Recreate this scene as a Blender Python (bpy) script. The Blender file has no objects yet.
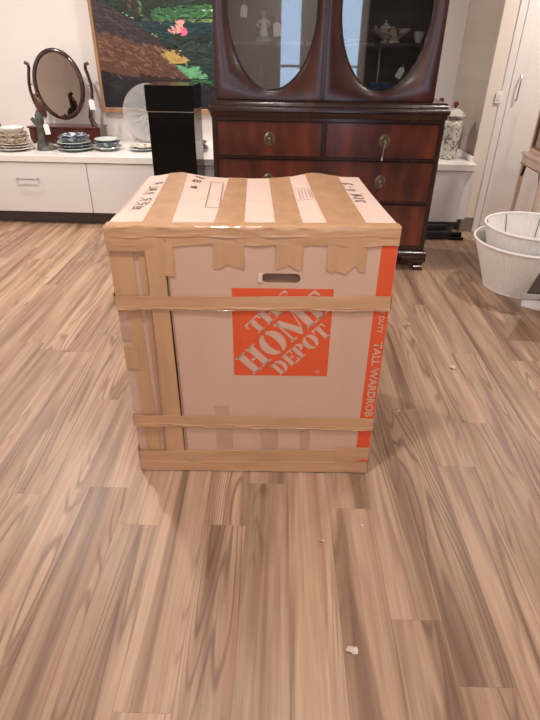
import bpy, math, random
from mathutils import Vector, Matrix, noise as mnoise
random.seed(11)
S = bpy.context.scene
COL = S.collection
PI = math.pi
def R(d): return math.radians(d)

# ------------------------------------------------------------------ camera
P_, RL_, YW_, H_ = R(31.6), R(0.7), R(2.6), 1.45
fw = Vector((-math.sin(YW_)*math.cos(P_), math.cos(YW_)*math.cos(P_), -math.sin(P_)))
rt = Vector((math.cos(YW_), math.sin(YW_), 0))
up = rt.cross(fw)
cr = rt*math.cos(RL_) + up*math.sin(RL_)
cu = -rt*math.sin(RL_) + up*math.cos(RL_)
cd = bpy.data.cameras.new('camera'); cam = bpy.data.objects.new('camera', cd); COL.objects.link(cam)
m = Matrix((cr, cu, -fw)).transposed().to_4x4(); m.translation = (0, 0, H_)
cam.matrix_world = m
cd.sensor_fit = 'VERTICAL'; cd.sensor_height = 36.0; cd.lens = 26.0; cd.clip_start = .02
S.camera = cam

# ------------------------------------------------------------------ world, exposure
W = bpy.data.worlds.new('daylight'); S.world = W; W.use_nodes = True
bg = W.node_tree.nodes['Background']; bg.inputs[0].default_value = (.62, .78, 1, 1); bg.inputs[1].default_value = 6.0
S.view_settings.view_transform = 'Standard'; S.view_settings.look = 'None'
S.view_settings.gamma = 1; S.view_settings.use_curve_mapping = False
S.view_settings.exposure = -0.5
LIGHT = (1.0, .925, .87)
# x, y, watts of unseen ceiling lamps; some follow shadows, others added to brighten
LAMPS = [(-1.75, 3.3, 66), (1.8, .5, 46), (-.35, .95, 42), (-2.6, 4.0, 36), (-.45, 4.75, 46),
         (2.2, 3.9, 54), (-2.4, -.6, 24), (1.9, -2.2, 22), (-.3, -2.0, 28)]
CEIL = 2.62

# ------------------------------------------------------------------ mesh helpers
def srgb(r, g, b):
    f = lambda c: (c/255/12.92) if c/255 <= .04045 else ((c/255+.055)/1.055)**2.4
    return (f(r), f(g), f(b), 1)

class MB:
    def __init__(s): s.v = []; s.f = []; s.mi = []; s.cur = 0
    def add(s, vs, fs):
        o = len(s.v); s.v += [tuple(v) for v in vs]
        for f in fs: s.f.append([i+o for i in f]); s.mi.append(s.cur)
        return s
    def box(s, x0, x1, y0, y1, z0, z1):
        return s.add([(x0,y0,z0),(x1,y0,z0),(x1,y1,z0),(x0,y1,z0),(x0,y0,z1),(x1,y0,z1),(x1,y1,z1),(x0,y1,z1)],
                     [(0,3,2,1),(4,5,6,7),(0,1,5,4),(1,2,6,5),(2,3,7,6),(3,0,4,7)])
    def hexa(s, bot, top):           # four points below, four above
        return s.add(list(bot)+list(top), [(0,3,2,1),(4,5,6,7),(0,1,5,4),(1,2,6,5),(2,3,7,6),(3,0,4,7)])
    def lathe(s, prof, n=32, c=(0,0,0), rf=None, caps=True):
        vs = []
        for (r, z) in prof:
            for k in range(n):
                a = 2*PI*k/n; q = r*(rf(a, z) if rf else 1)
                vs.append((c[0]+q*math.cos(a), c[1]+q*math.sin(a), c[2]+z))
        fs = []
        for i in range(len(prof)-1):
            for k in range(n):
                k2 = (k+1) % n
                fs.append((i*n+k, i*n+k2, (i+1)*n+k2, (i+1)*n+k))
        if caps:
            if prof[0][0] > 1e-5: fs.append(tuple(reversed(range(n))))
            if prof[-1][0] > 1e-5: fs.append(tuple((len(prof)-1)*n+k for k in range(n)))
        return s.add(vs, fs)
    def tube(s, pts, rad, n=8, closed=False):
        pts = [Vector(p) for p in pts]; N = len(pts)
        rads = rad if isinstance(rad, (list, tuple)) else [rad]*N
        vs = []; ref = None
        for i, p in enumerate(pts):
            if closed: d = pts[(i+1) % N]-pts[i-1]
            else: d = pts[min(i+1, N-1)]-pts[max(i-1, 0)]
            d.normalize()
            if ref is None:
                ref = d.orthogonal().normalized()
            ref = (ref-d*ref.dot(d)).normalized(); b = d.cross(ref)
            for k in range(n):
                a = 2*PI*k/n; vs.append(p+(ref*math.cos(a)+b*math.sin(a))*rads[i])
        fs = []
        for i in range(N if closed else N-1):
            j = (i+1) % N
            for k in range(n):
                k2 = (k+1) % n; fs.append((i*n+k, i*n+k2, j*n+k2, j*n+k))
        if not closed: fs += [tuple(reversed(range(n))), tuple((N-1)*n+k for k in range(n))]
        return s.add(vs, fs)
    def prism(s, poly, to3, d0, d1):     # poly in 2D, to3(a,b,d) -> 3D point
        n = len(poly)
        vs = [to3(a, b, d0) for a, b in poly]+[to3(a, b, d1) for a, b in poly]
        fs = [tuple(reversed(range(n))), tuple(range(n, 2*n))]+[(i, (i+1) % n, n+(i+1) % n, n+i) for i in range(n)]
        return s.add(vs, fs)
    def ball(s, c, r, n=16, sq=(1,1,1)):
        m_ = n//2
        prof = [(max(r*math.sin(PI*i/m_), 1e-6), -r*math.cos(PI*i/m_)) for i in range(m_+1)]
        vs = []
        for rr, z in prof:
            for k in range(n):
                a = 2*PI*k/n; vs.append((c[0]+rr*math.cos(a)*sq[0], c[1]+rr*math.sin(a)*sq[1], c[2]+z*sq[2]))
        fs = [(i*n+k, i*n+(k+1) % n, (i+1)*n+(k+1) % n, (i+1)*n+k) for i in range(m_) for k in range(n)]
        return s.add(vs, fs)
    def build(s, name, mat, parent=None, smooth=False, bevel=0, loc=None, rot=None, fix=True):
        me = bpy.data.meshes.new(name); me.from_pydata(s.v, [], s.f)
        mats = mat if isinstance(mat, (list, tuple)) else [mat]
        for q in mats: me.materials.append(q)
        if len(mats) > 1: me.polygons.foreach_set('material_index', s.mi)
        me.update()
        if fix:
            import bmesh
            b = bmesh.new(); b.from_mesh(me)
            bmesh.ops.remove_doubles(b, verts=b.verts, dist=1e-6)
            bmesh.ops.recalc_face_normals(b, faces=b.faces); b.to_mesh(me); b.free()
        if smooth:
            for p in me.polygons: p.use_smooth = True
            try: me.set_sharp_from_angle(angle=R(40))
            except Exception: pass
        o = bpy.data.objects.new(name, me); COL.objects.link(o)
        if parent: o.parent = parent
        if loc: o.location = loc
        if rot: o.rotation_euler = rot
        if bevel:
            q = o.modifiers.new('bevel', 'BEVEL'); q.width = bevel; q.segments = 2; q.limit_method = 'ANGLE'
        return o

def tag(o, label, cat, group=None):
    o['label'] = label; o['category'] = cat
    if group: o['group'] = group
    return o
def thing(name, label, cat, loc=(0,0,0), rz=0, group=None):
    o = bpy.data.objects.new(name, None); COL.objects.link(o); o.empty_display_size = .05
    o.location = loc; o.rotation_euler = (0,0,rz); return tag(o, label, cat, group)
def struct(o):
    o['kind'] = 'structure'; return o
def XZ(y):          # 2D (x,z) profile placed at depth y+d
    return lambda a, b, d: (a, y+d, b)
def XY(z):
    return lambda a, b, d: (a, b, z+d)

# ------------------------------------------------------------------ materials
def mat(name, col, rough=.5, metal=0, var=0, vscale=8, stretch=(1,1,1), col2=None, bump=0, bscale=60, coat=0, spec=.5, trans=0, detail=4, lo=.35, hi=.65, perobj=False):
    M = bpy.data.materials.new(name); M.use_nodes = True; nt = M.node_tree; N = nt.nodes; L = nt.links
    b = N['Principled BSDF']; b.inputs['Base Color'].default_value = col; b.inputs['Roughness'].default_value = rough
    b.inputs['Metallic'].default_value = metal; b.inputs['Specular IOR Level'].default_value = spec
    b.inputs['Coat Weight'].default_value = coat; b.inputs['Coat Roughness'].default_value = .12
    b.inputs['Transmission Weight'].default_value = trans
    tc = N.new('ShaderNodeTexCoord'); mp = N.new('ShaderNodeMapping'); mp.inputs['Scale'].default_value = stretch
    L.new(tc.outputs['Object'], mp.inputs['Vector'])
    if perobj:
        oi = N.new('ShaderNodeObjectInfo'); ml = N.new('ShaderNodeMath'); ml.operation = 'MULTIPLY'; ml.inputs[1].default_value = 37
        L.new(oi.outputs['Random'], ml.inputs[0]); L.new(ml.outputs[0], mp.inputs['Location'])
    if col2 is None and var: col2 = tuple(max(0, c*(1-var)) for c in col[:3])+(1,)
    if col2:
        n = N.new('ShaderNodeTexNoise'); n.inputs['Scale'].default_value = vscale; n.inputs['Detail'].default_value = detail
        L.new(mp.outputs[0], n.inputs['Vector'])
        r = N.new('ShaderNodeValToRGB'); r.color_ramp.elements[0].color = col2; r.color_ramp.elements[1].color = col
        r.color_ramp.elements[0].position = lo; r.color_ramp.elements[1].position = hi
        L.new(n.outputs['Fac'], r.inputs[0]); L.new(r.outputs[0], b.inputs['Base Color'])
    if bump:
        n2 = N.new('ShaderNodeTexNoise'); n2.inputs['Scale'].default_value = bscale; n2.inputs['Detail'].default_value = 3
        L.new(mp.outputs[0], n2.inputs['Vector'])
        bp = N.new('ShaderNodeBump'); bp.inputs['Strength'].default_value = bump; bp.inputs['Distance'].default_value = .002
        L.new(n2.outputs['Fac'], bp.inputs['Height']); L.new(bp.outputs[0], b.inputs['Normal'])
    return M

def plank_mat():
    M = bpy.data.materials.new('vinyl_wood_plank'); M.use_nodes = True; nt = M.node_tree; N = nt.nodes; L = nt.links
    b = N['Principled BSDF']
    tc = N.new('ShaderNodeTexCoord'); oi = N.new('ShaderNodeObjectInfo')
    off = N.new('ShaderNodeVectorMath'); off.operation = 'MULTIPLY_ADD'
    comb = N.new('ShaderNodeCombineXYZ')
    for i, k in enumerate((57.0, 91.0, 33.0)):
        mm = N.new('ShaderNodeMath'); mm.operation = 'MULTIPLY'; mm.inputs[1].default_value = k
        L.new(oi.outputs['Random'], mm.inputs[0]); L.new(mm.outputs[0], comb.inputs[i])
    off.inputs[1].default_value = (1,1,1)
    L.new(tc.outputs['Object'], off.inputs[0]); L.new(comb.outputs[0], off.inputs[2])
    def mapn(sc):
        q = N.new('ShaderNodeVectorMath'); q.operation = 'MULTIPLY'; q.inputs[1].default_value = sc
        L.new(off.outputs[0], q.inputs[0]); return q.outputs[0]
    def noise(sc, scale, det, dist=0, rough=.5):
        n = N.new('ShaderNodeTexNoise'); n.inputs['Scale'].default_value = scale; n.inputs['Detail'].default_value = det
        n.inputs['Distortion'].default_value = dist; n.inputs['Roughness'].default_value = rough
        L.new(mapn(sc), n.inputs['Vector']); return n.outputs['Fac']
    def math_(op, a, bb):
        q = N.new('ShaderNodeMath'); q.operation = op
        for i, v in enumerate((a, bb)):
            if isinstance(v, (int, float)): q.inputs[i].default_value = v
            else: L.new(v, q.inputs[i])
        return q.outputs[0]
    def ramp(fac, stops):
        r = N.new('ShaderNodeValToRGB'); e = r.color_ramp.elements
        while len(e) < len(stops): e.new(.5)
        for q, (p, c) in zip(e, stops): q.position = p; q.color = c
        L.new(fac, r.inputs[0]); return r.outputs[0]
    def mix(fac, a, c, mode='MIX'):
        q = N.new('ShaderNodeMix'); q.data_type = 'RGBA'; q.blend_type = mode
        for i, v in ((0, fac), (6, a), (7, c)):
            if isinstance(v, (int, float)): q.inputs[i].default_value = v
            elif isinstance(v, tuple): q.inputs[i].default_value = v
            else: L.new(v, q.inputs[i])
        return q.outputs[2]
    broad = noise((1, .05, 1), 15, 3, .4)            # long wide colour streaks
    base = ramp(broad, [(.26, srgb(122,95,77)), (.40, srgb(160,131,107)), (.53, srgb(190,163,137)), (.64, srgb(174,145,119)), (.78, srgb(136,107,86))])
    field = noise((1, .075, 1), 8.5, .8, .08, .4)   # contour field gives cathedral grain
    rings = math_('SINE', math_('MULTIPLY', field, 120), 0)
    zone = ramp(noise((1, .07, 1), 8.0, 1.5), [(.47, (0,0,0,1)), (.60, (1,1,1,1))])
    ringm = ramp(rings, [(.25, (0,0,0,1)), (1, (1,1,1,1))])
    c1 = mix(math_('MULTIPLY', ringm, math_('MULTIPLY', zone, .62)), base, srgb(104,76,62))
    dark = ramp(noise((1, .045, 1), 11, 3, .4), [(.49, (0,0,0,1)), (.68, (1,1,1,1))])
    c2 = mix(math_('MULTIPLY', dark, .50), c1, srgb(110,82,65))
    fine = ramp(noise((1, .02, 1), 75, 6, 0, .75), [(.34, (.72,.71,.70,1)), (.64, (1.10,1.10,1.10,1))])
    c3 = mix(.8, c2, fine, 'MULTIPLY')
    red = ramp(noise((1, .05, 1), 15, 1.5), [(.54, (0,0,0,1)), (.70, (1,1,1,1))])
    c4 = mix(math_('MULTIPLY', red, .28), c3, srgb(158,110,86))
    tone = ramp(oi.outputs['Random'], [(0, (.81,.765,.755,1)), (.35, (.91,.865,.855,1)), (.7, (.97,.925,.915,1)), (1, (1.03,.985,.975,1))])
    c5 = mix(1.0, c4, tone, 'MULTIPLY')
    L.new(c5, b.inputs['Base Color'])
    rr = N.new('ShaderNodeMapRange'); rr.inputs[3].default_value = .40; rr.inputs[4].default_value = .50
    L.new(broad, rr.inputs[0]); L.new(rr.outputs[0], b.inputs['Roughness'])
    bp = N.new('ShaderNodeBump'); bp.inputs['Strength'].default_value = .12; bp.inputs['Distance'].default_value = .001
    L.new(noise((1, .05, 1), 90, 3), bp.inputs['Height']); L.new(bp.outputs[0], b.inputs['Normal'])
    return M

def mahogany(name, c1, c2, c3, stretch=(1,1,.25), scale=6, rough=.22):
    M = mat(name, c1, rough, coat=.35, col2=c2, vscale=scale, stretch=stretch, detail=6, lo=.35, hi=.68)
    nt = M.node_tree; N = nt.nodes; L = nt.links; b = N['Principled BSDF']
    src = b.inputs['Base Color'].links[0].from_socket
    tc = N.new('ShaderNodeTexCoord'); w = N.new('ShaderNodeTexWave'); w.inputs['Scale'].default_value = 1.6
    w.inputs['Distortion'].default_value = 9; w.inputs['Detail'].default_value = 3; w.inputs['Detail Scale'].default_value = .9
    mp = N.new('ShaderNodeMapping'); mp.inputs['Scale'].default_value = (1.4,1.4,.4)
    L.new(tc.outputs['Object'], mp.inputs[0]); L.new(mp.outputs[0], w.inputs['Vector'])
    q = N.new('ShaderNodeMix'); q.data_type = 'RGBA'; q.inputs[7].default_value = c3
    ml = N.new('ShaderNodeMath'); ml.operation = 'MULTIPLY'; ml.inputs[1].default_value = .35
    L.new(w.outputs['Fac'], ml.inputs[0]); L.new(ml.outputs[0], q.inputs[0]); L.new(src, q.inputs[6]); L.new(q.outputs[2], b.inputs['Base Color'])
    return M

def glassy(name, tint, refl, rough=.03):      # old pane: mirror coat over clear
    M = bpy.data.materials.new(name); M.use_nodes = True; nt = M.node_tree; N = nt.nodes; L = nt.links
    N.remove(N['Principled BSDF'])
    t = N.new('ShaderNodeBsdfTransparent'); t.inputs[0].default_value = tint
    g = N.new('ShaderNodeBsdfGlossy'); g.inputs['Roughness'].default_value = rough
    fr = N.new('ShaderNodeFresnel'); fr.inputs[0].default_value = refl
    mx = N.new('ShaderNodeMixShader'); L.new(fr.outputs[0], mx.inputs[0]); L.new(t.outputs[0], mx.inputs[1]); L.new(g.outputs[0], mx.inputs[2])
    L.new(mx.outputs[0], N['Material Output'].inputs[0]); return M

def emit(name, col, st):
    M = bpy.data.materials.new(name); M.use_nodes = True; nt = M.node_tree
    b = nt.nodes['Principled BSDF']; b.inputs['Base Color'].default_value = (.9,.9,.9,1)
    b.inputs['Emission Color'].default_value = col; b.inputs['Emission Strength'].default_value = st
    return M

m_plank = plank_mat()
m_sub = mat('screed', srgb(70,55,45), .8, var=.2)
m_wall = mat('white_painted_plaster', srgb(226,219,214), .7, var=.02, vscale=3, bump=.05, bscale=90)
m_greywall = mat('grey_wall_panel', srgb(172,158,145), .6, var=.10, vscale=2.2, stretch=(1,.3,3.0), bump=.05)
m_cream = mat('cream_painted_wall', srgb(226,215,202), .6, var=.03, vscale=3)
m_ceil = mat('ceiling_paint', srgb(214,205,196), .85, var=.02)
m_lam = mat('white_laminate', srgb(222,218,217), .28, var=.02, vscale=5)
m_lamtop = mat('white_laminate_top', srgb(232,226,222), .2, var=.02, vscale=5)
m_door = mat('white_closet_door', srgb(226,220,215), .4, var=.02, vscale=4)
m_kick = mat('dark_kickboard', srgb(84,74,68), .6, var=.2)
m_base = mat('taupe_baseboard', srgb(132,120,110), .55, var=.15)
m_steel = mat('brushed_steel', srgb(190,186,182), .3, 1, var=.1)
m_card = mat('cardboard', srgb(208,172,152), .75, var=.06, vscale=5, stretch=(1,1,.2), bump=.10, bscale=25)
m_cardtop = mat('white_faced_cardboard', srgb(224,196,182), .7, var=.05, vscale=6, bump=.12, bscale=20)  # paler copy of the cardboard: light on the box top put into the colour
m_cardin = mat('cardboard_inside', srgb(168,134,112), .85, var=.1, vscale=10)
m_tape = mat('brown_packing_tape', srgb(204,161,124), .22, var=.15, vscale=12, stretch=(.25,1,1.6), bump=.55, bscale=34, spec=.6)
m_tapev = mat('brown_packing_tape_upright', srgb(202,159,122), .26, var=.15, vscale=12, stretch=(1.6,1,.25), bump=.5, bscale=34, spec=.6)
m_tape2 = mat('thin_clear_tape', srgb(196,160,138), .25, var=.1, vscale=12)
m_orange = mat('orange_print', srgb(222,88,46), .55, var=.06, vscale=20)
m_printtan = mat('unprinted_board', srgb(208,172,152), .7, var=.05, vscale=8)
m_ink = mat('black_marker', srgb(38,32,32), .6)
m_greyink = mat('grey_print', srgb(150,132,126), .7)
m_mahog = mahogany('mahogany_veneer', srgb(96,46,34), srgb(58,26,20), srgb(44,20,17))
m_mahogf = mahogany('flame_mahogany', srgb(126,60,42), srgb(62,28,21), srgb(46,21,17), stretch=(1,1,.45), scale=4.5)
m_mahogd = mahogany('dark_mahogany', srgb(66,32,26), srgb(40,20,17), srgb(30,15,13))
m_brass = mat('aged_brass', srgb(146,134,112), .42, 1, var=.3, vscale=40)
m_pane = glassy('old_glass_pane', (.97,.98,.98,1), 2.0, .02)
m_clear = glassy('window_glass', (.97,.98,1,1), 1.45, .01)
m_inside = mat('cabinet_inside', srgb(52,36,28), .6, var=.2)
m_black = mat('black_gloss_lacquer', srgb(10,9,10), .10, spec=.22)
m_blackmat = mat('black_rubber', srgb(26,25,26), .5, var=.2)
m_silver = mat('mirror_silver', srgb(168,156,146), .02, 1, var=.12, vscale=4)
m_frame = mat('gilt_wood_frame', srgb(168,128,96), .4, var=.25, vscale=14, stretch=(1,1,.3))
m_shade = mat('pleated_cream_fabric', srgb(243,240,236), .85, var=.04, vscale=30)
m_wire = mat('shade_wire', srgb(60,56,54), .5)
m_pale = mat('pale_pink_wood', srgb(226,200,184), .4, var=.15, vscale=10, stretch=(1,1,.2))
m_darkw = mat('dark_brown_wood', srgb(60,45,38), .7, spec=.2, var=.3, vscale=8, stretch=(.2,1,1))
m_paper = mat('white_paper', srgb(236,234,234), .7, var=.03)
m_scrap = mat('torn_scrap', srgb(214,196,182), .6, var=.2, vscale=60)
m_bronze = mat('verdigris_bronze', srgb(96,98,90), .5, .3, col2=srgb(64,58,52), vscale=18)
m_bronzeb = mat('brown_bronze', srgb(92,62,46), .4, .4, var=.4, vscale=20)
m_tag = mat('white_card_tag', srgb(236,232,228), .6)
m_string = mat('cotton_string', srgb(220,214,206), .8)
m_cream_dish = mat('cream_gilt_china', srgb(216,204,188), .18, col2=srgb(120,96,66), vscale=34, lo=.38, hi=.5, coat=.4)
m_white_dish = mat('white_china', srgb(226,220,212), .15, var=.06, coat=.4)
m_blue_dish = mat('blue_and_white_china', srgb(196,204,208), .15, col2=srgb(78,88,106), vscale=30, lo=.48, hi=.60, coat=.4)
m_green_dish = mat('pale_celadon_china', srgb(190,202,196), .15, var=.12, vscale=20, coat=.4)
m_navy = mat('deep_blue_glaze', srgb(64,120,164), .12, col2=srgb(50,84,130), vscale=30, coat=.5)
m_pewter = mat('dull_pewter', srgb(150,150,152), .3, .9, var=.2)
m_darkplate = mat('dark_pewter_plate', srgb(80,82,84), .25, .5, var=.3, vscale=20)
m_jar = mat('famille_painted_porcelain', srgb(188,184,172), .14, col2=srgb(120,118,100), vscale=26, lo=.40, hi=.47, coat=.5, detail=2)
m_jarband = mat('painted_porcelain_band', srgb(196,192,176), .16, col2=srgb(96,96,84), vscale=60, lo=.4, hi=.5, coat=.4)
m_redknob = mat('red_glazed_knob', srgb(110,36,36), .15, coat=.5)
m_lamp = emit('lamp_lens', (1,.9,.8,1), 9)
m_trimw = mat('white_metal_trim', srgb(230,228,224), .4)
m_outside = mat('grey_paving', srgb(130,130,130), .9, var=.2)

# ------------------------------------------------------------------ room shell
X0, X1, Y0, YB = -3.5, 3.5, -3.0, 5.45
YC = 4.69                # plane of the closet doors
floor = struct(MB().box(X0, X1, Y0, YB, -.12, -.008).build('floor', m_sub))
# planks: 15 cm wide, laid 1.7 degrees off the wall
PA = R(-1.7); pd = Vector((math.sin(PA), math.cos(PA), 0)); pn = Vector((math.cos(PA), -math.sin(PA), 0))
PW, PL = .150, 1.22
known = {2: 1.336, 3: .912, 4: 1.95, 5: 2.79, 7: 2.47, 9: 2.40, -1: 1.246, -6: 1.37}   # column -> a butt joint measured on it
def inview(p):
    d = Vector(p)-Vector((0,0,H_)); z = d.dot(fw)
    if z < .2: return False
    x = 270+520*d.dot(cr)/z; y = 360-520*d.dot(cu)/z
    return -25 < x < 565 and -20 < y < 745
rest = MB()
def clip_row(s, t0, t1):
    # trim a plank along its length so that it stays inside the room
    t0 = max(t0, Y0+.06); t1 = min(t1, YB-.02); return t0, t1
for c in range(-24, 26):
    s0 = .202+(c-2)*PW
    j = known.get(c, random.uniform(0, PL))
    k = math.floor((Y0-j)/PL)
    t = j+k*PL
    while t < YB:
        t0, t1 = clip_row(s0, t, t+PL); t += PL
        if t1-t0 < .05: continue
        a0 = s0+.00005; a1 = s0+PW-.00005
        mid = pn*((a0+a1)/2)+pd*((t0+t1)/2)
        q = [pn*a+pd*b for a, b in ((a0,t0+.0002),(a1,t0+.0002),(a1,t1-.0002),(a0,t1-.0002))]
        if min(v.x for v in q) < X0+.01 or max(v.x for v in q) > X1-.01: continue
        see = any(inview(pn*(a0+(a1-a0)*i/2)+pd*(t0+(t1-t0)*l/10)) for i in range(3) for l in range(11))
        if see:
            hw = (a1-a0)/2; hl = (t1-t0)/2
            e = .0002
            M_ = MB().hexa([(-hw,-hl,-.008),(hw,-hl,-.008),(hw,hl,-.008),(-hw,hl,-.008)],
                           [(-hw+e,-hl+e,0),(hw-e,-hl+e,0),(hw-e,hl-e,0),(-hw+e,hl-e,0)])
            o = M_.build('plank', m_plank, floor, fix=False); o.location = mid; o.rotation_euler = (0,0,-PA)
        else:
            rest.hexa([(v.x,v.y,-.008) for v in q], [(v.x,v.y,0) for v in q])
ro = rest.build('plank_field', m_plank, floor, fix=False); ro['kind'] = 'stuff'

struct(MB().box(X0-.12, X1+.12, YB, YB+.12, -.12, CEIL).build('wall_back', m_wall))
struct(MB().box(X0-.12, X0, Y0, YB, -.12, CEIL).build('wall_left', m_wall))
struct(MB().box(X1, X1+.12, Y0, YB, -.12, CEIL).build('wall_right', m_wall))
struct(MB().box(X0-.12, X1+.12, Y0-.12, YB+.12, CEIL, CEIL+.1).build('ceiling', m_ceil))
# wall at the photographer's back with two tall panes
wf = MB(); xs = [(X0-.12,-.40),(.02,.58),(1.04,X1+.12)]
for a, b in xs: wf.box(a, b, Y0-.12, Y0, -.12, CEIL)
for a, b in ((-.40,.02),(.58,1.04)): wf.box(a, b, Y0-.12, Y0, 2.15, CEIL); wf.box(a, b, Y0-.12, Y0, -.12, .06)
struct(wf.build('wall_front', m_wall))
for n, (a, b) in enumerate(((-.40,.02),(.58,1.04))):
    w = MB()
    for q in ((a,a+.04,.06,2.15),(b-.04,b,.06,2.15),(a+.04,b-.04,.06,.12),(a+.04,b-.04,2.09,2.15),(a+.04,b-.04,1.04,1.08)):
        w.box(q[0], q[1], Y0-.09, Y0-.03, q[2], q[3])
    f = struct(w.build('window_%d' % (n+1), m_trimw))
    for z0, z1 in ((.12,1.04),(1.08,2.09)):
        MB().box(a+.04, b-.04, Y0-.062, Y0-.056, z0, z1).build('pane', m_clear, f)
for n_, (a, b) in enumerate(((1.12,1.98),(1.985,2.85))):  # unseen dark doors, added to darken the reflection in the right oval pane
    d = struct(MB().box(a, b, Y0, Y0+.035, .005, 2.25).build('door_%d' % (n_+3), mat('dark_oak_door', srgb(54,40,32), .4, var=.3, vscale=8, stretch=(1,1,.15)), bevel=.004))
    for z0, z1 in ((.18,.95),(1.10,2.08)): MB().box(a+.12, b-.12, Y0+.035, Y0+.045, z0, z1).build('door_panel', d.data.materials[0], d, bevel=.006)
# alcove side (grey panels) and the cream return with closet doors
wa = MB(); wa.hexa([(1.487,YC+.012,-.12),(1.62,YC+.012,-.12),(1.62,YB,-.12),(1.424,YB,-.12)], [(1.487,YC+.012,CEIL),(1.62,YC+.012,CEIL),(1.62,YB,CEIL),(1.424,YB,CEIL)])
al = struct(wa.build('wall_alcove', m_sub))
def ax(y): return 1.487+(1.424-1.487)*(y-YC)/(YB-YC)
zs = [0, .62, .90, 1.18, 1.46, 1.74, 2.02, 2.30, CEIL]
for a, b in zip(zs[:-1], zs[1:]):          # grey panels with fine horizontal joints
    y0_, y1_ = YC+.012, YB-.001
    MB().hexa([(ax(y0_)-.008,y0_,a+.0004),(ax(y0_)+.001,y0_,a+.0004),(ax(y1_)+.001,y1_,a+.0004),(ax(y1_)-.008,y1_,a+.0004)],
              [(ax(y0_)-.008,y0_,b-.0004),(ax(y0_)+.001,y0_,b-.0004),(ax(y1_)+.001,y1_,b-.0004),(ax(y1_)-.008,y1_,b-.0004)]).build('wall_panel', m_greywall, al)
struct(MB().box(1.478, 1.645, YC, YC+.012, 0, CEIL).build('wall_return', m_cream))
struct(MB().box(1.645, X1, YC+.05, YC+.12, 0, CEIL).build('wall_closet', m_wall))
struct(MB().box(1.476, 1.585, YC-.010, YC, 0, .125).build('baseboard_return', m_base, bevel=.002))
struct(MB().box(1.588, 1.640, YC-.008, YC, 0, CEIL-.01).build('trim_1', m_door, bevel=.002))
for n, (a, b) in enumerate(((1.648,2.55),(2.555,3.46))):
    d = struct(MB().box(a, b, YC-.004, YC+.03, .008, CEIL-.02).build('door_%d' % (n+1), m_door, bevel=.002))
    hx = a+.062 if n == 0 else b-.07
    MB().tube([(hx,YC-.004,1.065),(hx,YC-.024,1.068),(hx-.002,YC-.034,1.082),(hx-.004,YC-.036,1.15),(hx-.002,YC-.034,1.218),(hx,YC-.024,1.232),(hx,YC-.004,1.235)], .0055, 8).build('handle', m_steel, d, True)
sw = thing('light_switch', 'small white wall switch beside the closet door edge', 'switch', (1.575, YC-.008, 1.04))
MB().box(-.026, .026, -.006, 0, 0, .085).build('plate', m_trimw, sw, bevel=.002)
MB().box(-.012, .012, -.011, -.006, .022, .063).build('rocker', m_lam, sw, bevel=.001)

# unseen ceiling lamps, places and watts chosen to light the scene
for i, (x, y, w) in enumerate(LAMPS):
    t = thing('ceiling_downlight', 'round white recessed downlight set in the ceiling', 'ceiling light', (x, y, CEIL), 0, 'recessed ceiling downlights')
    MB().lathe([(.062,0),(.062,-.004),(.085,-.006),(.09,0)], 32, caps=False).build('trim_ring', m_trimw, t, True)
    MB().lathe([(.0001,-.002),(.06,-.002)], 32, caps=False).build('lens', m_lamp, t, fix=False)
    ld = bpy.data.lights.new('lamp_light', 'AREA'); ld.shape = 'DISK'; ld.size = .16; ld.energy = w; ld.color = LIGHT
    lo = bpy.data.objects.new('lamp_light', ld); COL.objects.link(lo); lo.parent = t; lo.location = (0,0,-.012)

# ------------------------------------------------------------------ the cardboard box
BW, BD, BH = .882, .667, .975
box = thing('moving_box', 'large taped cardboard moving box with orange logo on the wood floor', 'cardboard box', (-.567, 1.496, 0), R(2.537))
def narrow(u, v): return u*(1-.040*v/BD)          # the box tapers a little towards its back
def bumpf(u):
    t = u/BW
    return .016*math.exp(-((t-.15)/.10)**2)+.016*math.exp(-((t-.78)/.09)**2)-.006*math.exp(-((t-.5)/.2)**2)
def topz(u, v):
    return .972+.008*u/BW+bumpf(u)*(v/BD)**1.3 - .004*math.sin(PI*min(max(v/BD,0),1))
# side walls
TH = .006
MB().hexa([(0,.010,.002),(TH,.010,.002),(narrow(TH,BD),BD,.002),(0,BD,.002)], [(0,.010,.970),(TH,.010,.970),(TH,BD,.970),(0,BD,.970)]).build('side_panel', m_card, box)
MB().hexa([(BW-TH,TH,.002),(BW,TH,.002),(narrow(BW,BD),BD,.002),(narrow(BW,BD)-TH,BD,.002)], [(BW-TH,TH,.976),(BW,TH,.976),(narrow(BW,BD),BD,.976),(narrow(BW,BD)-TH,BD,.976)]).build('side_panel', m_card, box)
MB().box(TH, narrow(BW,BD)-TH, BD-TH, BD, .002, .968).build('back_panel', m_card, box)
MB().hexa([(TH,.016,.002),(BW-TH,.016,.002),(narrow(BW,BD)-TH,BD-TH,.002),(TH,BD-TH,.002)], [(TH,.016,.008),(BW-TH,.016,.008),(narrow(BW,BD)-TH,BD-TH,.008),(TH,BD-TH,.008)]).build('base_panel', m_card, box)
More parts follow.
